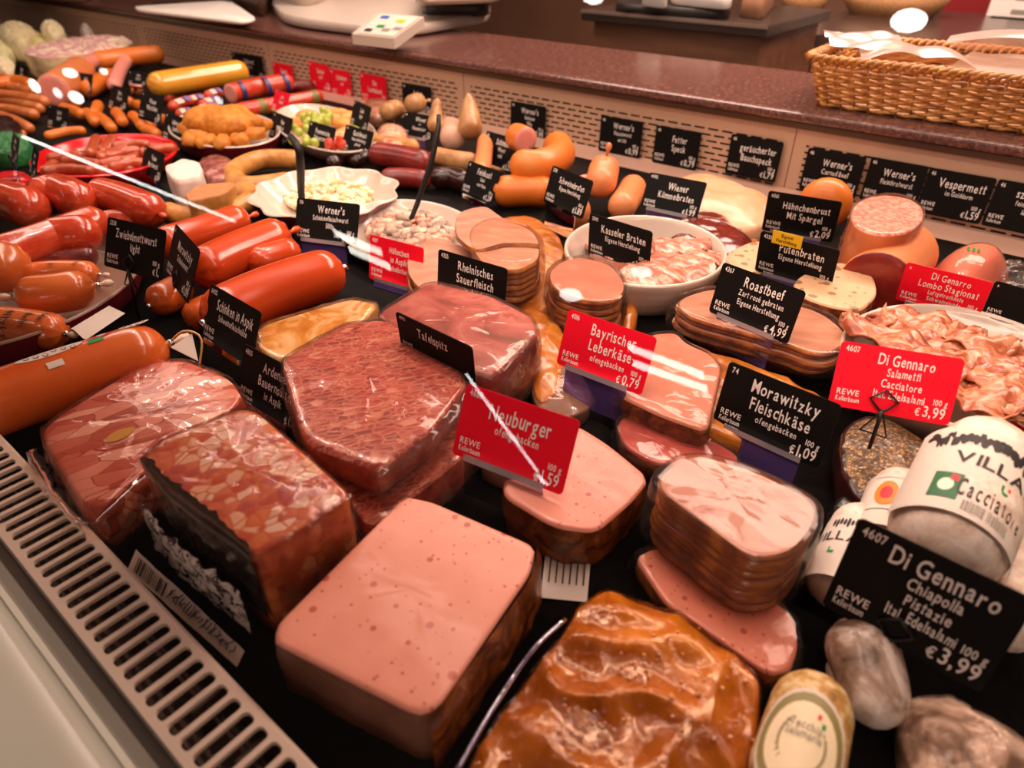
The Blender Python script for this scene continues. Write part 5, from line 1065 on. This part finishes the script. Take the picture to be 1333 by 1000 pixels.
for i, (x, y, rx, cl) in enumerate([(20, 40, 26, '#d8c48a'), (67, 36, 16, '#e2d2a2'), (36, 52, 30, '#d6c86a'), (-2, 62, 20, '#cfd08a'), (4, 84, 16, '#d9c9a0'), (112, 40, 9, '#9a8a80')]):
    lab = ['pale cheese heap at the far back left', 'round pale cheese behind the cream cheese slab', 'flat yellow cheese behind the cream cheese slab', 'pale green salad at the far left edge', 'cream coloured ball at the left edge under the black sign', 'grey lump behind the right end of the cream cheese slab'][i]
    lump('cheese' if i != 3 else 'salad', lab, 'cheese' if i != 3 else 'salad', [(x+rx*math.cos(a), y+rx*.42*math.sin(a)) for a in [k*math.pi/4 for k in range(8)]], .04 if i in (2, 3, 4) else .085, D, noisy('cheese_%s' % ['a', 'b', 'c', 'd', 'e', 'f'][i], [(.3, cl), (.7, '#e8dcb8' if i < 5 else cl)], 30, .6, .8), .03, .02, 46, 51+i, n=60)
SS('orange smoked sausage at the far left beside the black sign under the cream ball', [(-10, 110), (20, 106), (44, 112)], 8, ORF, lift=.02, seed=41)

# golden breaded pieces tray
bowl_px('serving_tray', 'pale rimmed dark red tray heaped with golden breaded pieces', (222, 178), (351, 158), (292, 142), (296, 194), .008, .048, DISHW, DISHR, foot=.85)
BREAD = noisy('golden_breading', [(.3, '#a55a0c'), (.5, '#c97a1c'), (.7, '#dd9838')], 45, .6, .9, 5, bdist=.004)
def blob(name, label, cat, x, y, z, rx, ry, rz, m, seed, group=None, rot=0, n=16):
    c = at(x, y, z); g = Geo(); chunk(g, c, rx, ry, rz, seed, n, 9, 0, rot, .3); o = g.build(name, m); return tag(o, label, cat, group)
blob('schnitzel', 'large golden breaded cutlet on top of the heap in the pale rimmed tray', 'cutlet', 290, 158, .03, .115, .085, .042, BREAD, 3, rot=.2, n=28)
for i, (x, y) in enumerate([(243, 168), (256, 178), (270, 184), (290, 186), (312, 182), (330, 174), (340, 164), (248, 182), (262, 164), (322, 168)]):
    blob('breaded_piece', 'small golden breaded piece around the large cutlet in the pale rimmed tray', 'cutlet', x, y, .014, .034, .022, .018, BREAD, 10+i, 'small breaded pieces', rot=i*.8)
# bowl with grapes
bowl_px('serving_bowl', 'white bowl with green grapes and orange cheese at the middle back', (362, 172), (474, 158), (432, 133), (410, 202), .004, .044, DISHW, DISHW, foot=.7)
ORC = noisy('orange_cheese', [(.3, '#e2893a'), (.7, '#eda65a')], 20, .5, .2)
for i, (x, y, rot) in enumerate([(388, 160, .3), (400, 150, 1.2), (440, 148, .6), (452, 152, 2.0), (432, 155, 1.0), (446, 162, .2)]): blob('cheese_wedge', 'orange cheese chunk beside the green grapes in the white bowl', 'cheese', x, y, -.004, .038, .022, .016, ORC, 30+i, 'orange cheese chunks in the white bowl', rot, 10)
g0 = None
for i in range(30):
    a = rnd.uniform(0, 6.28); q = math.sqrt(rnd.random()); x, y = 412+22*q*math.cos(a), 153+11*q*math.sin(a)
    if i > 19: x, y = rnd.uniform(380, 415), rnd.uniform(164, 186)
    c = at(x, y, .012+.018*(1-q)*(i < 20)); 
    if g0 is None:
        gg = Geo(); chunk(gg, c, .0115, .0115, .013, 1, 14, 9, 0, 0, .03); g0 = tag(gg.build('grape', GREEN), 'round green grape in the white bowl at the middle back', 'grape', 'green grapes in the white bowl')
    else: o = g0.copy(); col.objects.link(o); o.location = (c.x, c.y, c.z-.013)
lump('sliced_sausage_heap', 'pale sliced sausage heap at the right side of the bowl with grapes', 'sausage', [(430, 170), (448, 158), (468, 164), (460, 182), (436, 188)], .005, -.03, noisy('pale_heap', [(.3, '#d8a060'), (.7, '#ecc890')], 30, .5, .5), .012, .008, 40, 60)
# smoked liver sausages
SS('smoked liver sausage with a slim neck, left of the pointed one', [(569, 128), (568, 145), (566, 168)], 10, LIVER, prof=lambda u: .55+.5*u, lift=.04, seed=51, zs=(.06, .03, 0))
SS('pointed smoked liver sausage standing at the right of the black 1,29 sign', [(609, 121), (612, 145), (612, 178)], 15, LIVER, prof=lambda u: .25+.85*u**.7, lift=.02, seed=52, zs=(.09, .05, 0))
SS('pale plump liver sausage lying between the two standing smoked ones', [(585, 165), (588, 175), (590, 184)], 16, noisy('pale_liver', [(.3, '#c99478'), (.7, '#dfb098')], 20, .5, .3), lift=.01, seed=53)
SS('knobbed pale sausage above the black 1,29 sign', [(532, 138), (542, 134), (553, 132)], 12, LIVER, lift=.045, clip=(0, 3), seed=54)
SS('round smoked sausage left of the black 1,29 sign', [(500, 148), (512, 143), (526, 141)], 12, LIVER, lift=.02, seed=55)
lump('wrapped_pack', 'clear wrapped pack with pink print left of the black 1,29 sign', 'meat pack', [(488, 160), (503, 152), (528, 157), (530, 178), (510, 190), (492, 184)], .025, D, noisy('pink_print_pack', [(.3, '#c98a70'), (.5, '#e8c0a8'), (.62, '#d06a5a'), (.75, '#efdccc')], 30, .3, .3), .02, .006, 24, 62, wrap=FILM)
lump('wrapped_pack', 'clear wrapped pack under the rightmost red sign of the back panel', 'meat pack', [(468, 128), (492, 122), (516, 130), (508, 144), (480, 144)], .01, D, noisy('dull_pack', [(.3, '#8a5a48'), (.7, '#c09078')], 20, .3, .3), .015, .006, 24, 64, wrap=FILM)
SS('upper dark red salami in the middle of the back row', [(482, 200), (525, 206), (560, 214)], 16, REDS, lift=.015, seed=56)
SS('lower dark red salami behind the scalloped white bowl', [(495, 232), (530, 232), (560, 236)], 13, REDS, lift=.0, seed=57)
SS('pale brown sausage right of the dark red salamis', [(562, 202), (590, 208), (622, 212)], 12, LIVER, lift=.01, seed=58)
SS('olive yellow sausage under the black 1,29 sign', [(488, 184), (510, 188), (545, 192)], 10, GOLDR, lift=.02, seed=59)
SS('dark smoked sausage behind the black spoon', [(560, 232), (590, 232), (612, 240)], 14, DARKHAM, lift=.0, seed=60)
SS('dark sausage end left of the scalloped bowl sign pair', [(430, 215), (450, 205), (470, 212)], 10, DARKHAM, lift=.0, seed=61)
SS('red sausage half hidden by the overlapping pair of black signs', [(425, 190), (440, 186), (455, 192)], 9, REDB, lift=.02, seed=64)
# plain orange sausages
SS('orange sausage with a round pink cut end behind the curved one', [(660, 176), (672, 178), (684, 183)], 17, ORF, capm=PINKC, cut=(0, 1), lift=.06, seed=62)
SS('thick curved orange sausage bending upward at its right end', [(664, 214), (700, 216), (728, 204), (724, 186)], 20, ORF, lift=.045, seed=63)
SS('orange sausage lying under the curved one', [(640, 250), (690, 248), (722, 252)], 20, ORF, lift=.0, seed=65)
SS('orange sausage standing upright with a small tied top', [(790, 203), (786, 222), (780, 248)], 19, ORF2, clip=(2, 0), lift=.03, seed=66, zs=(.05, .02, 0))
SS('short orange sausage right of the upright one', [(826, 240), (818, 256), (806, 274)], 18, ORF2, lift=.01, seed=67)
SS('orange sausage standing behind the black price sign of the orange sausages', [(715, 275), (735, 276), (768, 274)], 25, ORF2, lift=.0, seed=68)
SS('orange sausage tip left of the overlapping signs', [(632, 182), (630, 205), (626, 226)], 11, ORF2, lift=.03, seed=69)
SS('flat pale sausage piece behind the upright orange sausage', [(752, 238), (765, 235), (782, 236)], 8, PINKC, lift=.05, seed=70)
# back right
SS('thick orange sausage lying in front of the standing one, with a dark cut face', [(1178, 326), (1158, 348), (1140, 372)], 44, ORF2, capm=REDS, cut=(0, 1), lift=.0, seed=71, endlen=.35)
SS('orange ball sausage behind the 2,09 sign', [(1076, 258), (1074, 265), (1072, 273)], 33, ORF, lift=.0, seed=72)
dm = lump('domed_ham', 'domed pink ham with a green oval label behind the red ham sign', 'ham', [(1255+60*math.cos(a), 380+34*math.sin(a)) for a in [k*math.pi/6 for k in range(12)]], .05, D, noisy('pink_ham_skin', [(.3, '#dd7a62'), (.7, '#e98f78')], 14, .35, .15, coat=.3), .075, .002, 10, 74, ridg=False, wrap=FILM)
lump('clear_bag', 'crumpled clear bag at the right edge behind the domed ham', 'plastic bag', [(1285, 345), (1310, 320), (1380, 330), (1400, 380), (1340, 392), (1300, 385)], .03, D, FILM2, .02, .02, 24, 76)
# bowls with salads
bowl_px('serving_bowl', 'scalloped white bowl with a dark red outside holding pale salad', (330, 262), (519, 238), (436, 219), (400, 286), .016, .054, DISHW, DISHR, scallop=.045, ns=10, foot=.62)
def heap(name, label, cat, cx, cy, rx, ry, z, n, size, mats, seed, dome=.02):
    g = Geo(); r = random.Random(seed)
    for i in range(n):
        a = r.uniform(0, 6.283); q = math.sqrt(r.random()); c = at(cx+rx*q*math.cos(a), cy+ry*q*math.sin(a), z); c.z += dome*(1-q*q)*r.uniform(.4, 1)
        chunk(g, c, size*r.uniform(.6, 1.5), size*r.uniform(.4, .9), size*r.uniform(.4, .8), i+seed, 7, 5, r.randrange(len(mats)), r.uniform(0, 3.14), .35)
    return tag(g.build(name, mats), label, cat, kind='stuff')
SA1, SA2, SA3 = plain('cream_shred', '#f0d2a4', .4, coat=.3), plain('pale_shred', '#f3e2c6', .4, coat=.3), plain('orange_shred', '#e0a058', .4, coat=.3)
heap('cheese_salad', 'pale cheese and ham salad filling the scalloped white bowl', 'salad', 428, 256, 56, 19, -.016, 420, .011, [SA1, SA2, SA2, SA3], 5)
bowl_px('serving_dish', 'oval white dish with a dark red outside holding chopped meat salad', (455, 312), (606, 276), (545, 261), (500, 345), .010, .05, DISHW, DISHR, foot=.7)
MS1, MS2, MS3 = plain('pink_meat_strip', '#dba088', .4, coat=.3), plain('grey_mushroom', '#9a8272', .4, coat=.3), plain('pale_meat_strip', '#ecc8b2', .4, coat=.3)
heap('meat_salad', 'chopped meat and mushroom salad in the oval white dish', 'salad', 533, 303, 52, 24, -.012, 380, .013, [MS1, MS3, MS2, MS1], 9, dome=.03)
def spoon(name, label, pts, zs, rad, head):
    P = catmull([at(x, y, z) for (x, y), z in zip(pts, zs)], 24); c = P[-1].copy(); t = thing(name, label, 'spoon', c); g = Geo(); g.tube(P, [rad*(.75+.25*math.sin(i/24*3)) for i in range(24)], 10); g.build('handle', BLACK, t)
    g = Geo(); d = (P[-1]-P[-3]).normalized(); chunk(g, P[-1]+d*head*.7, head, head*.6, head*.3, 3, 14, 8, 0, math.atan2(d.y, d.x), .05); g.build('spoon_head', BLACK, t)
spoon('ladle', 'black ladle with a curved handle standing in the scalloped white bowl', [(378, 178), (388, 192), (391, 215), (392, 248), (393, 262)], [.135, .125, .09, .03, .01], .0085, .02)
spoon('serving_spoon', 'long black serving spoon standing in the oval dish of meat salad', [(571, 150), (570, 172), (560, 215), (545, 260), (534, 288)], [.19, .165, .11, .05, .015], .0055, .022)
bowl_px('serving_bowl', 'round ribbed white bowl of smoked pork slices', (735, 311), (943, 336), (835, 282), (852, 376), .028, .068, DISHW, DISHW, foot=.78, rib=.0022)
def flop(name, label, cat, x, y, z, L, W, rot, m, grp, seed, rim=None, fold=.012):
    """one draped thin slice"""
    c = at(x, y, z); t = thing(name, label, cat, c, grp); na, nb = 18, 10; rows_ = []
    for a in range(na+1):
        rw = []
        for b in range(nb+1):
            u, v = a/na-.5, b/nb-.5; s_ = math.sqrt(max(0, 1-(2*u)**4)); X, Y = u*L, v*W*s_*(1+.2*nz((u*3, seed, 0), 1)); zz = fold*(nz((u*3.2, v*1.2, seed), 1)+.6*nz((u*7, v*5, seed+3), 1)) - .25*W*v*v
            rw.append(Vector((c.x+X*math.cos(rot)-Y*math.sin(rot), c.y+X*math.sin(rot)+Y*math.cos(rot), z+zz)))
        rows_.append(rw)
    g = Geo(); g.loft(rows_, False, False, closed=False); o = g.build('slice_face', m, t); md = o.modifiers.new('thickness', 'SOLIDIFY'); md.thickness = .0022
    if rim:
        g = Geo(); edge = [rw[-1] for rw in rows_[1:-1]]; g.tube(edge, .0022, 6); g.build('slice_rim', rim, t)
    return t
r = random.Random(3)
for i, (x, y, rot, L, W) in enumerate([(792, 306, .3, .09, .06), (800, 318, .6, .11, .07), (810, 332, .2, .11, .07), (835, 345, .5, .15, .09), (860, 330, .9, .15, .085), (880, 318, .5, .13, .07), (890, 335, .6, .15, .09), (870, 350, .7, .17, .085), (822, 314, 2.2, .10, .06)]):
    flop('pork_slice', 'streaky smoked pork slice in the round ribbed bowl', 'meat slice', x, y, .0+.004*i, L, W, rot+.4, KASS, 'smoked pork slices in the round bowl', i, RIMB)
bowl_px('serving_dish', 'long white oval dish of thin cured ham slices at the right', (1110, 416), (1425, 528), (1262, 406), (1240, 562), .022, .06, DISHW, DISHW, foot=.72)
for i, (x, y) in enumerate([(1150, 425), (1165, 412), (1180, 435), (1200, 420), (1215, 440), (1235, 430), (1250, 455), (1225, 465), (1195, 455), (1270, 445), (1290, 470), (1265, 480), (1310, 490), (1285, 505), (1240, 490), (1330, 480), (1320, 515), (1160, 440), (1300, 460), (1275, 512), (1210, 478), (1315, 505)]):
    flop('ham_slice', 'thin folded cured ham slice in the long white oval dish', 'meat slice', x, y, .018+.0012*i+r.uniform(0, .006), r.uniform(.09, .14), r.uniform(.055, .08), r.uniform(-.6, 1.2), PROS, 'cured ham slices in the long white dish', i, RIMB, fold=.02)
# salamis at the lower right
lump('pepper_ham', 'dark cured ham piece with a peppercorn crust under the red 3,99 sign', 'ham', [(1096, 560), (1108, 540), (1140, 528), (1190, 545), (1228, 578), (1240, 610), (1215, 640), (1150, 655), (1105, 620)], .012, D, PEPPER, .012, .004, 26, 78, side=DARKHAM)
lump('black_bag', 'shiny crinkled black bag between the wrapped slices and the salamis', 'plastic bag', [(1075, 690), (1085, 650), (1110, 618), (1150, 625), (1160, 660), (1120, 720), (1085, 740)], -.012, D, plain('shiny_black_film', '#0f0d0d', .18, coat=.6, bscale=150, bstr=1.0), .012, .008, 40, 80)
u = SS('white moulded salami with an orange seal beside the labelled one', [(1176, 622), (1166, 655), (1146, 715)], 37, SALW, lift=.01, seed=81, prof=lambda u_: .9+.1*u_); LB = (Vector(u['p1_'])-Vector(u['p0_'])).length
patch_tube(u, LB*.30, LB*1.0, -1.4, 1.5, PAPER, 'paper_label', frac=1.03); patch_tube(u, LB*.42, LB*.75, .05, .75, ORANGEINK, 'orange_seal', fn='ellipse', frac=1.05); patch_tube(u, LB*.50, LB*.67, .22, .58, REDINK, 'seal_centre', fn='ellipse', frac=1.06)
patch_tube(u, LB*.36, LB*.365, -.5, .9, DARKINK, 'label_line', frac=1.04); patch_tube(u, LB*.8, LB*.81, -.5, .9, DARKINK, 'label_line', frac=1.04)
v = SS('thick white salami with a printed paper label and green badge at the right edge', [(1292, 560), (1262, 640), (1212, 745)], 66, SALW, lift=.035, seed=82, prof=lambda u_: .78+.22*min(1, u_*1.6), zs=(.035, .02, 0)); LB = (Vector(v['p1_'])-Vector(v['p0_'])).length
patch_tube(v, LB*.30, LB*.86, -1.6, 1.3, PAPER, 'paper_label', frac=1.02, nu=24, nv=24)
for k in range(52): a = -.9+k*.036; s_ = LB*(.335+.05*rnd.random()); patch_tube(v, s_, s_+LB*rnd.uniform(.03, .075), a, a+rnd.uniform(.05, .12), DARKINK, 'dark_leaf_print', frac=1.03, fn='ellipse')
def around(t, txt, s_, ang, size, m, name='printed_lettering', frac=1.035, sq=.9): return on_tube(t, txt, s_, ang, size, m, along=False, frac=frac, squeeze=sq, name=name)
def ring_text(t, txt, s_, ang, size, m, frac=1.035, squeeze=.9):
    p0, p1 = Vector(t['p0_']), Vector(t['p1_']); rr = t['r_']*frac; ax = (p1-p0).normalized(); upv = (Vector((0, 0, 1))-ax*ax.z).normalized(); sd = -ax.cross(upv).normalized()
    rgt = RGT - ax*RGT.dot(ax); sg = 1 if sd.dot(rgt) > 0 else -1; V, F, _ = text_geo(txt, size, None, .03, squeeze); g = Geo()
    g.add([p0+ax*(s_-b)+(upv*math.cos(ang+a/rr)+sd*sg*math.sin(ang+a/rr))*rr for a, b in V], F); return g.build('printed_lettering', m, t, smooth=False)
ring_text(v, 'VILLANI', LB*.55, .42, .021, DARKINK, squeeze=1.1); ring_text(v, 'Cacciatore', LB*.75, .40, .028, DARKINK, squeeze=.34)
for k in range(3): ring_text(v, 'salame italiano', LB*(.79+.02*k), .35, .007, GREY)
def ring_patch(t, s0, s1, a0, a1, m, name, frac=1.035, fn=None):
    p0, p1 = Vector(t['p0_']), Vector(t['p1_']); rr = t['r_']*frac; ax = (p1-p0).normalized(); upv = (Vector((0, 0, 1))-ax*ax.z).normalized(); sd = -ax.cross(upv).normalized(); rgt = RGT - ax*RGT.dot(ax); sg = 1 if sd.dot(rgt) > 0 else -1
    d = lambda q, w_: p0+ax*(s0+(s1-s0)*q)+(upv*math.cos(a0+(a1-a0)*w_)+sd*sg*math.sin(a0+(a1-a0)*w_))*rr; g = Geo()
    if fn: g.loft([[d(.5+.5*k*math.cos(x), .5+.5*k*math.sin(x)) for x in [2*math.pi*i/28 for i in range(28)]] for k in (.03, .5, 1)], True, False)
    else: g.loft([[d(i/10, j/12) for j in range(13)] for i in range(11)], False, False, closed=False)
    return g.build(name, m, t)
ring_patch(v, LB*.63, LB*.79, -.58, -.14, plain('dark_green_ink', '#14602f', .5), 'green_badge', frac=1.03); ring_patch(v, LB*.67, LB*.75, -.48, -.24, plain('badge_white', '#cfe0c8', .5), 'badge_swirl', frac=1.036, fn=1); ring_patch(v, LB*.645, LB*.68, -.32, -.2, REDINK, 'badge_red', frac=1.038)
ring_patch(v, LB*.585, LB*.64, .40, .45, GREENINK, 'green_tick', frac=1.035); ring_patch(v, LB*.62, LB*.64, .40, .62, GREENINK, 'green_tick', frac=1.035); ring_patch(v, LB*.585, LB*.605, .52, .57, REDINK, 'red_tick', frac=1.035)
w_ = SS('white moulded salami left of the sealed one, with a printed strip by the black bag', [(1128, 670), (1108, 715), (1080, 780)], 37, SALW, lift=.0, seed=83); LB = (Vector(w_['p1_'])-Vector(w_['p0_'])).length
patch_tube(w_, LB*.3, LB*1.0, -1.5, 1.6, PAPER, 'paper_label', frac=1.03); ring_text(w_, 'VILLANI', LB*.62, -.35, .02, DARKINK, frac=1.045)
for k in range(12): a = -.9+k*.12; ring_patch(w_, LB*(.36+.02*math.sin(k*3)), LB*(.45+.02*math.sin(k*2)), a, a+.1, DARKINK, 'dark_leaf_print', frac=1.04, fn=1)
ring_patch(w_, LB*.70, LB*.76, -.65, -.6, GREENINK, 'green_tick', frac=1.04); ring_patch(w_, LB*.74, LB*.77, -.65, -.45, GREENINK, 'green_tick', frac=1.04)
SS('grey moulded salami hanging below the big black sign, left of the wire clip', [(1108, 812), (1130, 870), (1148, 945)], 50, SALG, lift=.0, seed=84, prof=lambda u_: 1-.25*u_)
lump('wrapped_salami', 'wrapped brownish white salami right of the wire clip of the big black sign', 'salami', [(1184, 905), (1205, 880), (1250, 890), (1310, 925), (1370, 970), (1380, 1030), (1300, 1060), (1210, 1020), (1188, 960)], -.0, D, SALG, .018, .010, 26, 90, wrap=FILM2)
SS('white salami at the right edge below the labelled one', [(1330, 690), (1322, 745), (1300, 830)], 45, SALW, lift=.02, seed=86)
y_ = SS('yellow moulded salami with a round cream label at the bottom right', [(1066, 886), (1050, 950), (1020, 1060)], 55, SALY, lift=.01, seed=87, prof=lambda u_: .93+.07*u_); LB = (Vector(y_['p1_'])-Vector(y_['p0_'])).length
CRM = plain('cream_label', '#ecd9b0', .5); OLV = plain('olive_gold_ink', '#8d7f45', .5)
ring_patch(y_, LB*.30, LB*1.08, -1.15, .95, PAPER, 'pale_label_edge', frac=1.02, fn=1); ring_patch(y_, LB*.33, LB*1.05, -1.07, .87, OLV, 'olive_ring', frac=1.026, fn=1); ring_patch(y_, LB*.40, LB*1.0, -.88, .68, CRM, 'cream_disc', frac=1.032, fn=1)
ring_patch(y_, LB*.46, LB*.50, .08, .16, REDINK, 'red_dot', frac=1.04); ring_patch(y_, LB*.51, LB*.55, .2, .28, GREENINK, 'green_dot', frac=1.04)
ring_text(y_, 'Vecchia', LB*.60, -.1, .010, GREY, frac=1.046, squeeze=.6); ring_text(y_, 'Salumeria', LB*.66, -.1, .009, GREY, frac=1.046, squeeze=.6)
SS('small white salami end between the black bag and the big black sign', [(1085, 860), (1092, 880), (1096, 905)], 14, SALW, lift=.0, seed=88)

t = bpy.data.objects['meat_loaf.001']; g = Geo(); a = [at(*p, D+.002) for p in ((704, 778), (764, 784), (770, 716), (712, 708))]; a[2].z += .01; a[3].z += .012
g.loft([[a[0].lerp(a[3], u)+Vector((0, 0, .003*math.sin(u*5))) for u in [i/10 for i in range(11)]], [a[1].lerp(a[2], u)+Vector((0, 0, .003*math.sin(u*5))) for u in [i/10 for i in range(11)]]], False, False, closed=False); g.build('paper_label', PAPER, t)
for k in range(6):
    u = .12+k*.15; p, q = a[0].lerp(a[1], u), a[3].lerp(a[2], u); g = Geo(); p, q = p.lerp(q, .2), p.lerp(q, rnd.uniform(.55, .85)); dx = (a[1]-a[0])*.035; up = Vector((0, 0, .0045))
    g.add([p+up, p+dx+up, q+dx+up, q+up], [(0, 1, 2, 3)]); g.build('printed_line', DARKINK, t, smooth=False)

# tiny beads of juice and air under the film of the caramel roast
t = bpy.data.objects['wrapped_roast']; bd = [o for o in t.children if o.name.startswith('body')][0]; base = Vector(t['base_']); g = Geo(); r = random.Random(21)
vs = [v.co+base for v in bd.data.vertices]; n = 0
while n < 170:
    p = r.choice(vs)
    if p.z < -.012: continue
    x, y = prj(p)
    if y < 850 and r.random() < .72: continue
    if nz(p, 30, 4) < -.05: continue
    q = p+Vector((r.uniform(-.004, .004), r.uniform(-.004, .004), .0012)); k = r.uniform(.0007, .0018); chunk(g, q, k*1.2, k, k*.8, n, 8, 5, 0, r.uniform(0, 3), .1); n += 1
tag(g.build('juice_beads', plain('amber_bead', '#dfa060', .1, coat=1.0, spec=.9), t), None, None, kind='stuff')

# stickers laid on real surfaces
from mathutils.bvhtree import BVHTree
def bvh_of(t, prefix):
    V = []; F = []; base = Vector(t['base_'])
    for o in t.children:
        if o.name.startswith(prefix): k = len(V); V += [v.co+base for v in o.data.vertices]; F += [[i+k for i in p.vertices] for p in o.data.polygons]
    return BVHTree.FromPolygons(V, F)
def decal(t, bv, pts, m, name, off=.0012):
    g = Geo(); loops = []; cx = sum(p[0] for p in pts)/len(pts); cy = sum(p[1] for p in pts)/len(pts)
    for k in (.03, .5, 1):
        L = []
        for x, y in pts:
            d = ray(cx+(x-cx)*k, cy+(y-cy)*k); h = bv.ray_cast(CAM, d.normalized())
            if h[0] is None: return None
            nn = h[1] if h[1].dot(d) < 0 else -h[1]; L.append(h[0]+nn*off)
        loops.append(L)
    g.loft(loops, True, False); return g.build(name, m, t)
def ell(cx, cy, rx, ry, rot=0, n=20): return [(cx+rx*math.cos(a)*math.cos(rot)-ry*math.sin(a)*math.sin(rot), cy+rx*math.cos(a)*math.sin(rot)+ry*math.sin(a)*math.cos(rot)) for a in [2*math.pi*i/n for i in range(n)]]
bv = bvh_of(dm, 'body')
decal(dm, bv, ell(1236, 343, 27, 10, .12), SIGNY, 'yellow_oval', .0012); decal(dm, bv, ell(1236, 343, 24.5, 8.3, .12), MATS['dark_green_ink'], 'green_oval', .002); decal(dm, bv, ell(1236, 345, 17, 2.4, .2), plain('pale_lime_ink', '#b7c86a', .5), 'pale_scene', .0028)
for i in range(9): decal(dm, bv, ell(1222+i*6.5, 327-3*math.sin(i/8*3.14), 2.3, 3.0, .2, 10), GREENINK, 'green_print', .0014)
for i in range(4): decal(dm, bv, ell(1216+i*6, 337-i*1.6, 2.2, 1.6, .2, 8), REDINK, 'red_print', .0014)
# loose film of the wrapped blocks
t = bpy.data.objects['ham_aspic_block']; side_sheet(t, [(56, 585), (85, 640), (116, 676), (150, 652), (190, 612)], .013, D, FILM2, 'loose_bag_film', out=.014, amp=.012, seed=31, lipin=.01)
t = bpy.data.objects['corned_aspic_block']; side_sheet(t, [(604, 490), (585, 535), (560, 562), (524, 592), (492, 613)], .052, -.028, FILM2, 'loose_bag_film', out=.014, amp=.012, seed=33, lipin=.012)
t = bpy.data.objects['beef_aspic_block']; side_sheet(t, [(700, 425), (680, 450), (642, 488), (612, 486)], .046, -.03, FILM2, 'loose_bag_film', out=.010, amp=.010, seed=35, lipin=.010)
t = bpy.data.objects['brawn_block']; side_sheet(t, [(452, 646), (420, 668), (380, 694), (340, 718)], .066, -.03, FILM, 'loose_bag_film', out=.008, amp=.008, seed=37, lipin=.010)
g = Geo(); a = [at(*p, z) for p, z in (((92, 428), .0), ((142, 398), .012), ((163, 408), .010), ((112, 442), .002))]
g.loft([[a[0].lerp(a[3], u)+Vector((0, 0, .002*math.sin(u*6))) for u in [i/8 for i in range(9)]], [a[1].lerp(a[2], u) for u in [i/8 for i in range(9)]]], False, False, closed=False)
tag(g.build('paper_slip', PAPER), 'white paper slip sticking up between the sausages and the rim of the dark red tray', 'paper')

t = bpy.data.objects['wrapped_roast']; g = Geo(); g.tube(catmull([at(736, 806, -.002), at(694, 846, -.004), at(640, 925, -.004), at(590, 1012, -.004)], 20), .0022, 8); g.build('film_edge', film('lilac_film_edge', '#b8b4d8', .35, 20, .2, .06, .05, 1.0, '#8f8fc0'), t)
